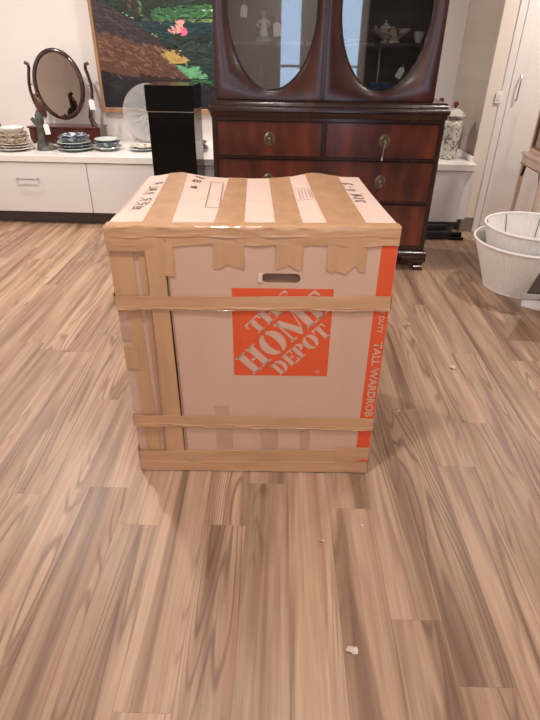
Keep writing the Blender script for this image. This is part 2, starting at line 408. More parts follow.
# front: the big sheet with a hand hole, lapped over a narrower corner sheet
hx, hz, ha, hb = .530, .815, .061, .0165
def slot(n=40):
    pts = []
    for k in range(n):
        a = 2*PI*k/n
        pts.append((hx+(ha-hb)*(1 if math.cos(a) > 0 else -1)*(abs(math.cos(a)) > .02)+hb*math.cos(a), hz+hb*math.sin(a)))
    return pts
fp = MB(); sl = slot(); n = len(sl)
u0, u1, v0, v1 = .178, .882, .002, .974
def outer(a, b):
    dx, dz = a-hx, b-hz; ts = []
    if dx > 0: ts.append((u1-hx)/dx)
    if dx < 0: ts.append((u0-hx)/dx)
    if dz > 0: ts.append((v1-hz)/dz)
    if dz < 0: ts.append((v0-hz)/dz)
    t = min(ts); return (hx+dx*t, hz+dz*t)
ring = []
for k in range(n):
    ang = 2*PI*(k+.5)/n
    ring.append(sl[k])
outp = [outer(*p) for p in sl]
# keep the four corners
def snap(c):
    i = min(range(n), key=lambda i: (outp[i][0]-c[0])**2+(outp[i][1]-c[1])**2); outp[i] = c
for c in ((u0,v0),(u1,v0),(u1,v1),(u0,v1)): snap(c)
vs = [(a,0,b) for a, b in sl]+[(a,0,b) for a, b in outp]+[(a,TH,b) for a, b in sl]+[(a,TH,b) for a, b in outp]
fs = []
for k in range(n):
    k2 = (k+1) % n
    fs += [(k,k2,n+k2,n+k),(2*n+k,3*n+k,3*n+k2,2*n+k2),(k,2*n+k,2*n+k2,k2),(n+k,n+k2,3*n+k2,3*n+k)]
fp.add(vs, fs); fp.build('front_panel', m_card, box)
MB().box(0, .17, .008, .014, .002, .972).build('corner_panel', m_card, box)
# folded flap seen in the hand hole and its lip
MB().hexa([(hx-ha,.010,hz-.030),(hx+ha,.010,hz-.030),(hx+ha,.016,hz-.030),(hx-ha,.016,hz-.030)],
          [(hx-ha,.045,hz+.030),(hx+ha,.045,hz+.030),(hx+ha,.051,hz+.030),(hx-ha,.051,hz+.030)]).build('hand_hole_flap', m_cardin, box)
MB().prism([(hx-ha-.012,hz-.012),(hx-ha+.002,hz-.014),(hx-ha+.003,hz+.016),(hx-ha-.010,hz+.015)], XZ(0), -.003, 0).build('torn_lip', m_cardtop, box)
# rolled edge where the sheet overlaps the corner sheet
MB().tube([(.178,-.001,.94),(.178,-.001,.75),(.181,-.0015,.5),(.184,-.001,.25),(.186,-.001,.004)], .003, 8).build('sheet_edge', m_cardin, box, True)
MB().add([(.108,.007,.935),(.172,.002,.935),(.172,.002,.004),(.100,.007,.004),(.112,.0005,.935),(.169,-.0012,.935),(.176,-.0012,.004),(.104,.0005,.004)],
         [(0,1,2,3),(4,7,6,5),(0,4,5,1),(3,2,6,7),(0,3,7,4),(1,5,6,2)]).build('corner_flap', m_tapev, box)
# top: two flaps meeting in the middle
def topflap(va, vb):
    M_ = MB(); NU, NV = 44, 8; vs = []; fs = []
    for layer in (0, -TH):
        for j in range(NV+1):
            v = va+(vb-va)*j/NV
            for i in range(NU+1):
                u = BW*i/NU; vs.append((narrow(u,v), v, topz(u,v)+layer))
    Q = (NU+1)*(NV+1)
    for j in range(NV):
        for i in range(NU):
            a = j*(NU+1)+i; fs.append((a,a+1,a+NU+2,a+NU+1)); fs.append((Q+a,Q+a+NU+1,Q+a+NU+2,Q+a+1))
    for i in range(NU):
        fs.append((i,Q+i,Q+i+1,i+1)); a = NV*(NU+1)+i; fs.append((a,a+1,Q+a+1,Q+a))
    for j in range(NV):
        a = j*(NU+1); fs.append((a,a+NU+1,Q+a+NU+1,Q+a)); a += NU; fs.append((a,Q+a,Q+a+NU+1,a+NU+1))
    return M_.add(vs, fs).build('top_flap', m_cardtop, box, True)
topflap(0, .332); topflap(.334, BD)

# tape ------------------------------------------------------------
def wob(x, y, s=1): return mnoise.noise(Vector((x*9.1, y*9.1, s*3.7)))
def surf_strip(name, fn, us, vs_, matl, th=.0012, seed=1, amp=.0012, edge=.0):
    """grid strip on a surface; fn(u, v, off) -> local point"""
    M_ = MB(); V = []; nu, nv = len(us), len(vs_)
    for layer in (0, 1):
        for j, v in enumerate(vs_):
            for i, u in enumerate(us):
                w = amp*wob(u*2+seed, v*2, seed)+(.0004)
                V.append(fn(u, v, (th+max(w,0)+.0003) if layer == 0 else 0.0002))
    Q = nu*nv; F = []
    for j in range(nv-1):
        for i in range(nu-1):
            a = j*nu+i; F.append((a,a+1,a+nu+1,a+nu)); F.append((Q+a,Q+a+nu,Q+a+nu+1,Q+a+1))
    for i in range(nu-1):
        F.append((i,Q+i,Q+i+1,i+1)); a = (nv-1)*nu+i; F.append((a,a+1,Q+a+1,Q+a))
    for j in range(nv-1):
        a = j*nu; F.append((a,a+nu,Q+a+nu,Q+a)); a += nu-1; F.append((a,Q+a,Q+a+nu,a+nu))
    return M_.add(V, F).build(name, matl, box, True)
def lin(a, b, n): return [a+(b-a)*i/(n-1) for i in range(n)]
def on_front(u, v, o): return (u, -o, v)
def on_top(u, v, o): return (narrow(u, v), v, topz(u, v)+o)
def front_band(z0a, z1a, z0b, z1b, base=.0, seed=1, name='tape_strip', ua=-.001, ub=BW+.0005, n=60, mt=None, amp=.0018):
    def fn(u, t, o):
        f = u/BW; lo = z0a+(z0b-z0a)*f; hi = z1a+(z1b-z1a)*f
        e = .0022*wob(u*1.5, t*4, seed+5)
        return (u, -(o+base), lo+(hi-lo)*t+e)
    return surf_strip(name, fn, lin(ua, ub, n), lin(0, 1, 6), mt or m_tape, seed=seed, amp=amp)
def wrap_side(z0, z1, base=.0, side=1, seed=3):      # tape turning round a corner on to the side wall
    x = BW+.0002 if side > 0 else -.0002
    def fn(u, t, o):
        xx = narrow(BW, u)+o+base if side > 0 else -o-base
        return (xx, u, z0+(z1-z0)*t)
    return surf_strip('tape_strip', fn, lin(-.002, BD-.02, 20), lin(0, 1, 4), m_tape, seed=seed)
# upright strips on the corner sheet
def up_strip(ua, ub, za, zb, ua2=None, ub2=None, base=.0005, seed=2, mt=None):
    ua2 = ua if ua2 is None else ua2; ub2 = ub if ub2 is None else ub2
    def fn(t, z, o):
        f = (z-za)/(zb-za); a = ua+(ua2-ua)*f; b = ub+(ub2-ub)*f
        return (a+(b-a)*t, -(o+base), z)
    return surf_strip('tape_strip', fn, lin(0, 1, 6), lin(za, zb, 30), mt or m_tapev, seed=seed)
up_strip(.0, .074, .690, .945, base=-.006, seed=21)
up_strip(.032, .080, .03, .70, ua2=.030, ub2=.076, base=-.0068, seed=22)
up_strip(.0, .050, .470, .560, base=-.0052, seed=23)
up_strip(.0, .046, .585, .640, base=-.0066, seed=27, mt=m_tape2)
up_strip(.092, .112, .03, .94, ua2=.090, ub2=.112, base=-.006, seed=24)
up_strip(.118, .172, .03, .935, ua2=.114, ub2=.170, base=.0014, seed=25)
up_strip(.165, .200, .820, .930, base=.0022, seed=26)
MB().tube([(.113,-.0002,.935),(.112,-.0004,.75),(.107,-.0006,.5),(.103,-.0004,.25),(.100,-.0002,.01)], .0026, 6).build('sheet_edge', m_cardin, box, True)  # dark crease line, its shade put in as a thin darker tube
# faint clear patches low on the sheet
up_strip(.305, .362, .12, .320, ua2=.300, ub2=.350, base=.0003, seed=31, mt=m_tape2)
up_strip(.470, .530, .12, .215, base=.0003, seed=32, mt=m_tape2)
up_strip(.620, .650, .12, .215, base=.0003, seed=33, mt=m_tape2)
# strips over the top; their torn tabs hang down the front
def top_strip(ufl, ufr, ubl, ubr, tab, seed):
    def fn(t, v, o):
        f = max(v, 0)/BD; a = ufl+(ubl-ufl)*f; b = ufr+(ubr-ufr)*f; u = a+(b-a)*t
        if v >= 0: return on_top(u, v, o+.0004)
        jag = 1.0
        return (u, -(o+.0006), topz(u, 0)+v*(1+.16*wob(u*5, seed, 9)))
    vs_ = ([-tab*(1-i/6) for i in range(6)] if tab else [])+lin(0.0, BD-.002, 26)
    surf_strip('tape_strip', fn, lin(0, 1, 9), vs_, m_tapev, seed=seed, amp=.0015)
top_strip(.105, .196, .085, .160, .0, 41)
top_strip(.322, .416, .337, .412, .122, 42)
top_strip(.512, .595, .505, .590, .128, 43)
top_strip(.670, .788, .655, .795, .134, 44)
# tape folded along the top front edge
def edge_strip(fold_top, fold_front, seed, base, u0=-.002, u1=BW+.001):
    def fn(u, t, o):
        o += base
        e = .004*wob(u*1.2, seed, 2)
        if t >= 0: return (u, t*fold_top*(1+e*8)-o*.4, topz(u, t*fold_top)+o)
        return (u, -o, topz(u, 0)+o*.4+t*(fold_front+e*1.6))
    surf_strip('tape_strip', fn, lin(u0, u1, 70), [-1,-.8,-.6,-.4,-.2,-.06,0,.2,.5,1], m_tape, seed=seed, amp=.003)
edge_strip(.045, .056, 51, .0008)
edge_strip(.010, .030, 52, .0022)
edge_strip(.030, .075, 53, .0012, -.002, .19)
# bands round the box
front_band(.706, .748, .711, .760, .0028, 61)
front_band(.700, .712, .709, .718, .0045, 62, amp=.004)
front_band(.222, .272, .217, .270, .0028, 63)
front_band(.222, .236, .216, .230, .0045, 64, amp=.004)
front_band(.004, .100, .004, .122, .0026, 65)
front_band(.004, .050, .004, .055, .0042, 66)
front_band(.055, .131, .062, .131, .0046, 67, ua=.755, ub=BW+.0006, n=14)
for z0, z1, b in ((.712,.758,.0028),(.218,.270,.0028),(.004,.12,.0026)):
    wrap_side(z0, z1, b, 1, 71); wrap_side(z0, z1, b, -1, 72)
def bruise():
    M_ = MB(); pts = [(.205+.030*math.cos(a)*(1+.1*math.sin(3*a)), .070+.016*math.sin(a)) for a in [2*PI*k/18 for k in range(18)]]
    M_.prism(pts, XZ(-.0062), -.0006, .0008); return M_.build('tape_blister', m_tape2, box, True)
bruise()
# print --------------------------------------------------------------
lg = MB().box(.374, .698, -.0006, -.0001, .452, .781).build('logo_square', m_orange, box)
def arc(cx, cy, rx, ry, a0, a1, n=14): return [(cx+rx*math.cos(R(a0+(a1-a0)*i/n)), cy+ry*math.sin(R(a0+(a1-a0)*i/n))) for i in range(n+1)]
def rc(a, b, c, d): return [(a,c),(b,c),(b,d),(a,d)]
def cres(cx, cy, rx, ry, ix, iy, a0, a1): 
    o = arc(cx, cy, rx, ry, a0, a1); i = arc(cx, cy, ix, iy, a1, a0); return ('strip', o, list(reversed(i)))
def glyph(ch):
    if ch == 'T': return .86, [rc(.30,.58,0,.88), rc(.22,.66,0,.07), [(.0,1),(.27,1),(.27,.90),(.10,.88),(.06,.66),(.0,.66)], [(.88,1),(.61,1),(.61,.90),(.78,.88),(.82,.66),(.88,.66)], rc(.30,.58,.90,1)]
    if ch == 'H': return 1.06, [rc(.09,.38,0,1), rc(0,.46,0,.08), rc(0,.46,.92,1), rc(.62,.91,0,1), rc(.54,1,0,.08), rc(.54,1,.92,1), rc(.42,.58,.45,.56)]
    if ch == 'E': return .86, [rc(.09,.38,0,1), rc(0,.38,0,.08), rc(0,.38,.92,1), [(.42,1),(.80,1),(.80,.70),(.74,.70),(.66,.90),(.42,.92)], [(.42,0),(.82,0),(.82,.32),(.76,.32),(.68,.10),(.42,.08)], [(.42,.46),(.56,.46),(.60,.34),(.65,.34),(.65,.68),(.60,.68),(.56,.56),(.42,.56)]]
    if ch == 'O': return 1.02, [cres(.48,.5,.48,.52,.16,.44,97,263), cres(.52,.5,.46,.52,.14,.44,-83,83)]
    if ch == 'D': return .98, [rc(.09,.37,0,1), rc(0,.37,0,.08), rc(0,.37,.92,1), cres(.42,.5,.50,.5,.20,.40,-88,88)]
    if ch == 'P': return .84, [rc(.09,.37,0,1), rc(0,.46,0,.08), rc(0,.37,.92,1), cres(.42,.73,.38,.27,.12,.18,-88,88)]
    if ch == 'M': return 1.30, [rc(.10,.19,0,1), rc(0,.30,0,.08), [(.0,1),(.30,1),(.72,.22),(.60,0),(.52,.02),(.13,.86),(.0,.93)], [(.76,.27),(.92,1),(.88,1),(.66,.14)], rc(.92,1.20,0,1), rc(.84,1.28,0,.08), rc(.84,1.28,.92,1)]
    return .5, []
def word(txt, s0, t0, length, height, cond=1.0):
    """letters run 45 degrees up the logo square; s0,t0 start of baseline in square units"""
    tot = sum(glyph(c)[0] for c in txt); k = length/tot
    M_ = MB(); x = 0; c45 = math.cos(R(45)); LS = .326
    def to(a, b):
        px, py = a*k, b*height
        s = s0+(px-py)*c45; t = t0+(px+py)*c45
        s = min(max(s, .006), .994); t = min(max(t, .006), .994)
        return (.374+s*.324, -.0011, .452+t*.329)
    for ch in txt:
        w_, polys = glyph(ch)
        for p in polys:
            if p and p[0] == 'strip':
                o, i = p[1], p[2]; nn = len(o)
                M_.add([to(x+a, b) for a, b in o]+[to(x+a, b) for a, b in i], [(q, q+1, nn+q+1, nn+q) for q in range(nn-1)])
            else:
                M_.add([to(x+a, b) for a, b in p], [tuple(range(len(p)))])
        x += w_*.995
    return M_.build('logo_lettering', m_printtan, lg, fix=False)
word('THE', .235, .475, .58, .165)
word('HOME', .212, .004, 1.15, .278)
word('DEPOT', .50, -.0, .735, .165)
rm = MB(); rr_ = [(.664+.0075*math.cos(2*PI*k/20), .470+.0075*math.sin(2*PI*k/20)) for k in range(20)]
ri_ = [(.664+.0060*math.cos(2*PI*k/20), .470+.0060*math.sin(2*PI*k/20)) for k in range(20)]
rm.add([(a,-.0011,b) for a, b in rr_]+[(a,-.0011,b) for a, b in ri_], [(k,(k+1)%20,20+(k+1)%20,20+k) for k in range(20)])
rm.build('registered_ring', m_printtan, lg, fix=False)
def text_mesh(txt, size, mtl, name, parent, M4, bold=.0):
    c = bpy.data.curves.new('lettering_source', 'FONT'); c.body = txt; c.size = size; c.offset = bold; c.align_x = 'LEFT'; c.resolution_u = 3
    o = bpy.data.objects.new('lettering_source', c); COL.objects.link(o)
    bpy.context.view_layer.update()
    me = bpy.data.meshes.new_from_object(o.evaluated_get(bpy.context.evaluated_depsgraph_get()))
    bpy.data.objects.remove(o); me.materials.clear(); me.materials.append(mtl); me.name = name
    r = bpy.data.objects.new(name, me); COL.objects.link(r); r.parent = parent; r.matrix_local = M4; return r
def front_text(x, z, rot, sx=1, sz=1, y=-.0012):
    # text plane (x right, y up) stood up on the front face, then turned in that face
    return Matrix.Translation((x, y, z)) @ Matrix.Rotation(rot, 4, 'Y') @ Matrix.Rotation(PI/2, 4, 'X') @ Matrix.Diagonal((sx, sz, 1, 1))
text_mesh('R', .011, m_printtan, 'registered_letter', lg, front_text(.6605, .4665, 0))
band = MB().prism([(.832,.03),(.881,.03),(.881,.935),(.832,.935)], XZ(0), -.0006, -.0001).build('orange_band', m_orange, box)
def band_text(txt, z_top, z_bot, h):
    o = text_mesh(txt, 1.0, m_printtan, 'band_lettering', band, Matrix.Identity(4), .020)
    xs_ = [v.co.x for v in o.data.vertices]; ys_ = [v.co.y for v in o.data.vertices]
    L_ = max(xs_)-min(xs_); Hh = max(ys_)-min(ys_)
    k = (z_top-z_bot)/L_; kh = h/Hh
    o.matrix_local = front_text(.861-h/2+.0, z_top+min(xs_)*k, PI/2, k, kh)
    o.location.x = .861-h/2-min(ys_)*kh
band_text('TALL WARDROB', .592, .277, .0285)
band_text('Y DUTY', .712, .624, .017)
sl_ = MB().prism([(.836,.066),(.880,.062),(.881,.072),(.858,.073)], XZ(-.0066), -.0010, .0).build('orange_sliver', m_orange, box)
# handwriting and print on top -------------------------------------------------
def pen(strokes, name, w=.003, mtl=None, closed=False):
    M_ = MB()
    for st in strokes:
        for (a, b) in zip(st[:-1], st[1:]):
            d = Vector((b[0]-a[0], b[1]-a[1], 0)); 
            if d.length < 1e-6: continue
            nn = Vector((-d.y, d.x, 0)).normalized()*w/2; e = d.normalized()*w*.4
            q = [Vector((a[0],a[1],0))-e+nn, Vector((a[0],a[1],0))-e-nn, Vector((b[0],b[1],0))+e-nn, Vector((b[0],b[1],0))+e+nn]
            M_.add([on_top(p.x, p.y, .0012) for p in q], [(0,1,2,3)])
    return M_.build(name, mtl or m_ink, box, fix=False)
def scrawl(u, v, du, dv, n, size, seed, turn):
    """a line of hand lettering starting at (u,v), advancing by (du,dv), glyphs of `size`"""
    rg = random.Random(seed); out = []
    forms = [[(0,0),(0,1)],[(0,1),(.7,1)],[(.35,1),(.35,0)],[(0,0),(.3,1),(.7,0)],[(.15,.45),(.55,.45)],[(.7,.9),(.2,1),(0,.6),(.6,.4),(.5,0),(0,.05)],[(0,0),(0,1),(.6,.8),(0,.5),(.7,0)],[(0,1),(0,0),(.6,0)],[(0,0),(0,.9),(.35,.3),(.7,.9),(.7,0)],[(.6,.9),(.1,.8),(.0,.2),(.6,.1)]]
    adv = Vector((du, dv)).normalized(); upv = Vector((-adv.y, adv.x))*turn
    for i in range(n):
        o = Vector((u, v))+Vector((du, dv))*(i/n)
        step = Vector((du, dv)).length/n
        for _ in range(2):
            f = rg.choice(forms)
            out.append([tuple(o+adv*(x*step*.85)+upv*((y+rg.uniform(-.1,.1))*size)) for x, y in f])
    return out
for sc_ in (scrawl(.030, .20, .014, .16, 3, .040, 5, -1), scrawl(.034, .39, .010, .18, 4, .040, 8, -1),
            scrawl(.200, .635, .040, -.02, 4, .012, 15, 1), scrawl(.195, .56, .040, -.005, 3, .034, 16, 1), scrawl(.20, .47, .030, 0, 2, .034, 17, 1),
            scrawl(.835, .56, -.004, -.13, 3, .038, 25, -1), scrawl(.842, .40, -.004, -.12, 3, .038, 29, -1)):
    pen(sc_, 'handwriting', .0030)
pen([[(.268,.585),(.279,.228),(.327,.224),(.318,.578),(.268,.585)]], 'printed_rectangle', .0034, m_greyink)
pen([[(.598,.468),(.668,.470)],[(.600,.318),(.664,.322)]]+[[(u,.34),(u,.45)] for u in (.612,.622,.635,.648,.656)], 'printed_label', .0024, m_greyink)

# ------------------------------------------------------------------ mahogany cabinet
cab = thing('china_cabinet', 'tall dark mahogany china cabinet with oval glass doors and brass drawer pulls', 'cabinet', (.187, 3.72, 0))
CX = .187
def L_(x): return x-CX
ca, cb = L_(-.572), L_(.946)
YF = 0.0           # chest front in local y
chest = MB(); chest.box(ca, cb, YF+.02, .56, .15, 1.02); chest.build('chest_body', m_mahogd, cab, bevel=.003)
fr = MB()           # face frame
for x0_, x1_ in ((ca, ca+.028), (cb-.028, cb)): fr.box(x0_, x1_, YF, YF+.02, .15, 1.02)
for z0, z1 in ((.150,.178),(.478,.494),(.762,.778),(.998,1.02)): fr.box(ca+.028, cb-.028, YF, YF+.02, z0, z1)
fr.box(L_(.160), L_(.180), YF, YF+.02, .778, .998)
fr.build('face_frame', m_mahogd, cab, bevel=.002)
def pull(x, z, par, tagged=False):
    p = MB()
    def oval(rx, rz, y): return [(x+rx*math.cos(2*PI*k/24), y, z+rz*math.sin(2*PI*k/24)) for k in range(24)]
    rings = [oval(.036,.044,YF-.008), oval(.036,.044,YF-.011), oval(.031,.038,YF-.015), oval(.025,.032,YF-.011), oval(.019,.024,YF-.015), oval(.014,.018,YF-.012), oval(.011,.014,YF-.024), oval(.004,.005,YF-.028)]
    V = [v for r_ in rings for v in r_]; F = [(i*24+k, i*24+(k+1)%24, (i+1)*24+(k+1)%24, (i+1)*24+k) for i in range(len(rings)-1) for k in range(24)]
    F.append(tuple(range(24))); F.append(tuple((len(rings)-1)*24+k for k in range(24)))
    p.add(V, F); p.build('pull', m_brass, par, True)
    MB().tube([(x+.027*math.cos(a), YF-.022-.003*math.sin(a), z-.002+.034*math.sin(a)) for a in [2*PI*k/28 for k in range(28)]], .0028, 6, True).build('bail_ring', m_brass, par, True)
def drawer(x0_, x1_, z0, z1, px):
    d = MB().box(x0_, x1_, YF-.008, YF+.016, z0, z1).build('drawer', m_mahogf, cab, bevel=.004)
    b_ = MB()
    for q in ((x0_,x1_,z0,z0+.006),(x0_,x1_,z1-.006,z1),(x0_,x0_+.006,z0+.006,z1-.006),(x1_-.006,x1_,z0+.006,z1-.006)): b_.box(q[0], q[1], YF-.012, YF-.008, q[2], q[3])
    b_.build('cock_bead', m_mahogd, d)
    for x in px: pull(x, (z0+z1)/2, d)
    if len(px) == 1:
        kx, kz = px[0], z1-.035
    else: kx, kz = (px[0]+px[1])/2, z1-.05
    k = MB().lathe([(.006,0),(.006,.003)], 12); k.add([(-.003,-.016,0),(.003,-.016,0),(.002,0,0),(-.002,0,0),(-.003,-.016,.003),(.003,-.016,.003),(.002,0,.003),(-.002,0,.003)], [(0,3,2,1),(4,5,6,7),(0,1,5,4),(1,2,6,5),(3,0,4,7)])
    k.build('keyhole', m_blackmat, d, loc=(kx, YF-.008, kz), rot=(PI/2,0,0))
    return d
drawer(ca+.031, L_(.157), .781, .995, [L_(-.190)])
drawer(L_(.183), cb-.031, .781, .995, [L_(.571)])
drawer(ca+.031, cb-.031, .497, .759, [L_(-.195), L_(.571)])
drawer(ca+.031, cb-.031, .181, .475, [L_(-.195), L_(.571)])
# ledge moulding
prof = [(0.0,1.018),(-.006,1.024),(-.008,1.046),(-.014,1.052),(-.018,1.056),(-.018,1.080),(-.014,1.085),(-.006,1.088),(-.004,1.106),(0,1.112),(.006,1.118),(.03,1.118)]
mo = MB()
def ledge_ring(d, z): return [(ca+d+.02, .56, z), (ca+d+.0, YF+d, z), (cb-d, YF+d, z), (cb-d-.02, .56, z)]
V = []; F = []
for d, z in prof: V += [(ca+d,.56,z),(ca+d,YF+d,z),(cb-d,YF+d,z),(cb-d,.56,z)]
for i in range(len(prof)-1):
    for k in range(3): F.append((i*4+k, i*4+k+1, (i+1)*4+k+1, (i+1)*4+k))
    F.append((i*4+3, i*4, (i+1)*4, (i+1)*4+3))
F.append((0,1,2,3)); e = (len(prof)-1)*4; F.append((e,e+3,e+2,e+1))
mo.add(V, F).build('ledge_moulding', m_mahogd, cab, True)
bm_ = MB(); prof = [(0,.155),(-.008,.150),(-.012,.135),(-.020,.125),(-.020,.105),(0,.100)]
V = []; F = []
for d, z in prof: V += [(ca+d,.56,z),(ca+d,YF+d,z),(cb-d,YF+d,z),(cb-d,.56,z)]
for i in range(len(prof)-1):
    for k in range(3): F.append((i*4+k, i*4+k+1, (i+1)*4+k+1, (i+1)*4+k))
    F.append((i*4+3, i*4, (i+1)*4, (i+1)*4+3))
F += [(0,1,2,3),(20,23,22,21)]
bm_.add(V, F).build('base_moulding', m_mahogd, cab, True)
# ogee bracket feet
def foot(x, y, sx, sy):
    pr = [(.016,.104),(.022,.088),(.020,.068),(.006,.048),(-.002,.032),(.006,.016),(.014,.008),(.014,0)]   # outward, z
    M_ = MB(); V = []; F = []
    for o_, z in pr:
        w_ = .055+.11*max(0, (z-.03)/.075)**1.5
        V += [(x+sx*o_, y+sy*o_, z), (x-sx*w_, y+sy*o_, z), (x-sx*w_, y-sy*.05, z), (x+sx*o_, y-sy*.05, z)]
    n_ = len(pr)
    for i in range(n_-1):
        for k in range(4): F.append((i*4+k, i*4+(k+1)%4, (i+1)*4+(k+1)%4, (i+1)*4+k))
    F += [(0,1,2,3), tuple((n_-1)*4+k for k in (3,2,1,0))]
    M_.add(V, F).build('foot', m_mahogd, cab, True)
for sx, x in ((-1, ca), (1, cb)):
    foot(x, YF, sx, -1); foot(x, .54, sx, 1)
# hutch
ha_, hb_ = L_(-.545), L_(.862); HY = .045; HT = 2.32
hu = MB()
hu.box(ha_, ha_+.022, HY+.03, .46, 1.118, HT); hu.box(hb_-.022, hb_, HY+.03, .46, 1.118, HT)
hu.box(ha_+.022, hb_-.022, .45, .46, 1.118, HT)
hu.box(ha_+.022, hb_-.022, HY+.03, .45, 1.118, 1.150); hu.box(ha_+.022, hb_-.022, HY+.03, .45, HT-.03, HT)
hu.box(L_(.135), L_(.157), HY+.03, .45, 1.150, HT-.03)
hu.build('hutch_body', [m_mahogd], cab)
MB().box(ha_+.022, hb_-.022, .446, .4499, 1.15, HT-.03).build('hutch_lining', m_inside, cab)
for x0_, x1_ in ((ha_+.022, L_(.135)), (L_(.157), hb_-.022)):
    for z in (1.425, 1.72, 2.0): MB().box(x0_, x1_, HY+.06, .446, z, z+.018).build('shelf', m_mahogd, cab)
cn = MB(); prof = [(0,HT-.02),(-.015,HT),(-.02,HT+.03),(-.05,HT+.06),(-.05,HT+.08),(0,HT+.085)]
V = []; F = []
for d, z in prof: V += [(ha_+d,.46,z),(ha_+d,HY+d,z),(hb_-d,HY+d,z),(hb_-d,.46,z)]
for i in range(len(prof)-1):
    for k in range(3): F.append((i*4+k, i*4+k+1, (i+1)*4+k+1, (i+1)*4+k))
    F.append((i*4+3, i*4, (i+1)*4, (i+1)*4+3))
F += [(0,1,2,3),(20,23,22,21)]
cn.add(V, F).build('cornice', m_mahogd, cab, True)
def oval_door(x0_, x1_, cx):
    z0, z1, cz, a_, b_ = 1.122, HT-.005, 1.63, .270, .450
    N_ = 64; V = []; F = []
    inner = [(cx+a_*math.cos(2*PI*k/N_), cz+b_*math.sin(2*PI*k/N_)) for k in range(N_)]
    out = []
    for (x, z) in inner:
        dx, dz = x-cx, z-cz; ts = []
        if dx > 1e-9: ts.append((x1_-cx)/dx)
        if dx < -1e-9: ts.append((x0_-cx)/dx)
        if dz > 1e-9: ts.append((z1-cz)/dz)
        if dz < -1e-9: ts.append((z0-cz)/dz)
        t = min(ts); out.append((cx+dx*t, cz+dz*t))
    for c in ((x0_,z0),(x1_,z0),(x1_,z1),(x0_,z1)):
        i = min(range(N_), key=lambda i: (out[i][0]-c[0])**2+(out[i][1]-c[1])**2); out[i] = c
    sm = lambda k: (cx+(inner[k][0]-cx)*1.035, cz+(inner[k][1]-cz)*1.022)
    rings = [[(x, HY+.028, z) for x, z in inner], [(x, HY+.006, z) for x, z in inner], [(sm(k)[0], HY, sm(k)[1]) for k in range(N_)],
             [(x, HY, z) for x, z in out], [(x, HY+.028, z) for x, z in out]]
    V = [v for r_ in rings for v in r_]
    for i in range(5):
        j = (i+1) % 5
        for k in range(N_):
            k2 = (k+1) % N_; F.append((i*N_+k, i*N_+k2, j*N_+k2, j*N_+k))
    d = MB().add(V, F).build('door', m_mahog, cab, True)
    g = MB(); ri = [(cx+(x-cx)*1.02, HY+.016, cz+(z-cz)*1.015) for x, z in inner]; rb = [(x, HY+.019, z) for x, y, z in ri]
    g.add(ri+rb, [tuple(range(N_)), tuple(reversed(range(N_, 2*N_)))]+[(k,(k+1)%N_,N_+(k+1)%N_,N_+k) for k in range(N_)])
    g.build('glass_pane', m_pane, d)
    MB().tube([(cx+(a_+.006)*math.cos(2*PI*k/64), HY-.001, cz+(b_+.006)*math.sin(2*PI*k/64)) for k in range(64)], .005, 6, True).build('oval_bead', m_mahogd, d, True)
    return d
d1 = oval_door(ha_, L_(.134), L_(-.183)); d2 = oval_door(L_(.160), hb_, L_(.508))
MB().box(L_(.134), L_(.160), HY-.004, HY+.028, 1.122, HT-.005).build('door_stile', m_mahogd, cab, bevel=.004)

def price_tag(x, y, z, label, h=.055, w=.034, tilt=0, string=.04, grp=None, sx=0, rz=0):
    t = thing('price_tag', label, 'price tag', (x, y, z), rz, grp)
    c = MB().prism([(-w/2,-h),(w/2,-h),(w/2,-.012),(w/4,0),(-w/4,0),(-w/2,-.012)], XZ(0), -.0005, .0005)
    o = c.build('card', m_tag, t); o.rotation_euler = (0,tilt,0)
    MB().tube([(0,0,-.006),(sx*.4,.001,string*.5),(sx,.002,string)], .0011, 5).build('string', m_string, t)
    return t
price_tag(-.357, 3.78+.05, 1.632, 'white price tag hanging high behind the left oval cabinet glass', tilt=.1, h=.065, w=.040)
price_tag(-.158, 3.78+.05, 1.545, 'white price tag hanging beside the pale figurine in the cabinet', tilt=-.05, h=.075, w=.045)
price_tag(.562, 3.682, .795, 'paper tag on a string looped over the right top drawer pull', tilt=.05, h=.022, w=.008, string=.095, sx=.012)
price_tag(.648, 3.82, 1.31, 'cream price tag leaning beside the blue cups in the cabinet', tilt=.45, h=.065, w=.038, string=.02)

# things inside the hutch
S1, S0 = 1.443, 1.150
def lathe_thing(name, label, cat, loc, prof, mtl, n=32, group=None, rf=None):
    o = MB().lathe(prof, n, rf=rf).build(name, mtl, None, True); o.location = loc; return tag(o, label, cat, group)
lathe_thing('footed_bowl', 'wide cream footed bowl on the cabinet shelf', 'bowl', (.565, 3.95, S1),
   [(.060,0),(.060,.008),(.050,.014),(.060,.022),(.100,.044),(.124,.072),(.128,.078),(.123,.078),(.095,.050),(.0001,.036)], m_cream_dish)
tp = thing('teapot', 'small white porcelain teapot standing in the cream bowl', 'teapot', (.53, 3.95, S1+.0405))
MB().lathe([(.024,0),(.034,.012),(.038,.030),(.030,.050),(.016,.056)], 24).build('body', m_white_dish, tp, True)
MB().lathe([(.018,.0565),(.014,.064),(.004,.067),(.004,.072),(.008,.078),(.0001,.084)], 20).build('lid', m_white_dish, tp, True)
MB().tube([(-.034,0,.024),(-.056,0,.030),(-.064,0,.052)], [.008,.006,.004], 8).build('spout', m_white_dish, tp, True)
MB().tube([(.034,0,.044),(.054,0,.044),(.054,0,.020),(.036,0,.016)], .004, 8).build('handle', m_white_dish, tp, True)
lathe_thing('teacup', 'small pale cup at the right end of the cabinet shelf', 'cup', (.742, 3.93, S1),
   [(.018,0),(.020,.004),(.030,.03),(.036,.062),(.033,.062),(.027,.03),(.0001,.008)], m_white_dish)
lathe_thing('shallow_dish', 'shallow cream dish at the left end of the upper cabinet shelf', 'dish', (.30, 3.93, S1),
   [(.05,0),(.05,.004),(.085,.016),(.082,.018),(.0001,.008)], m_cream_dish)
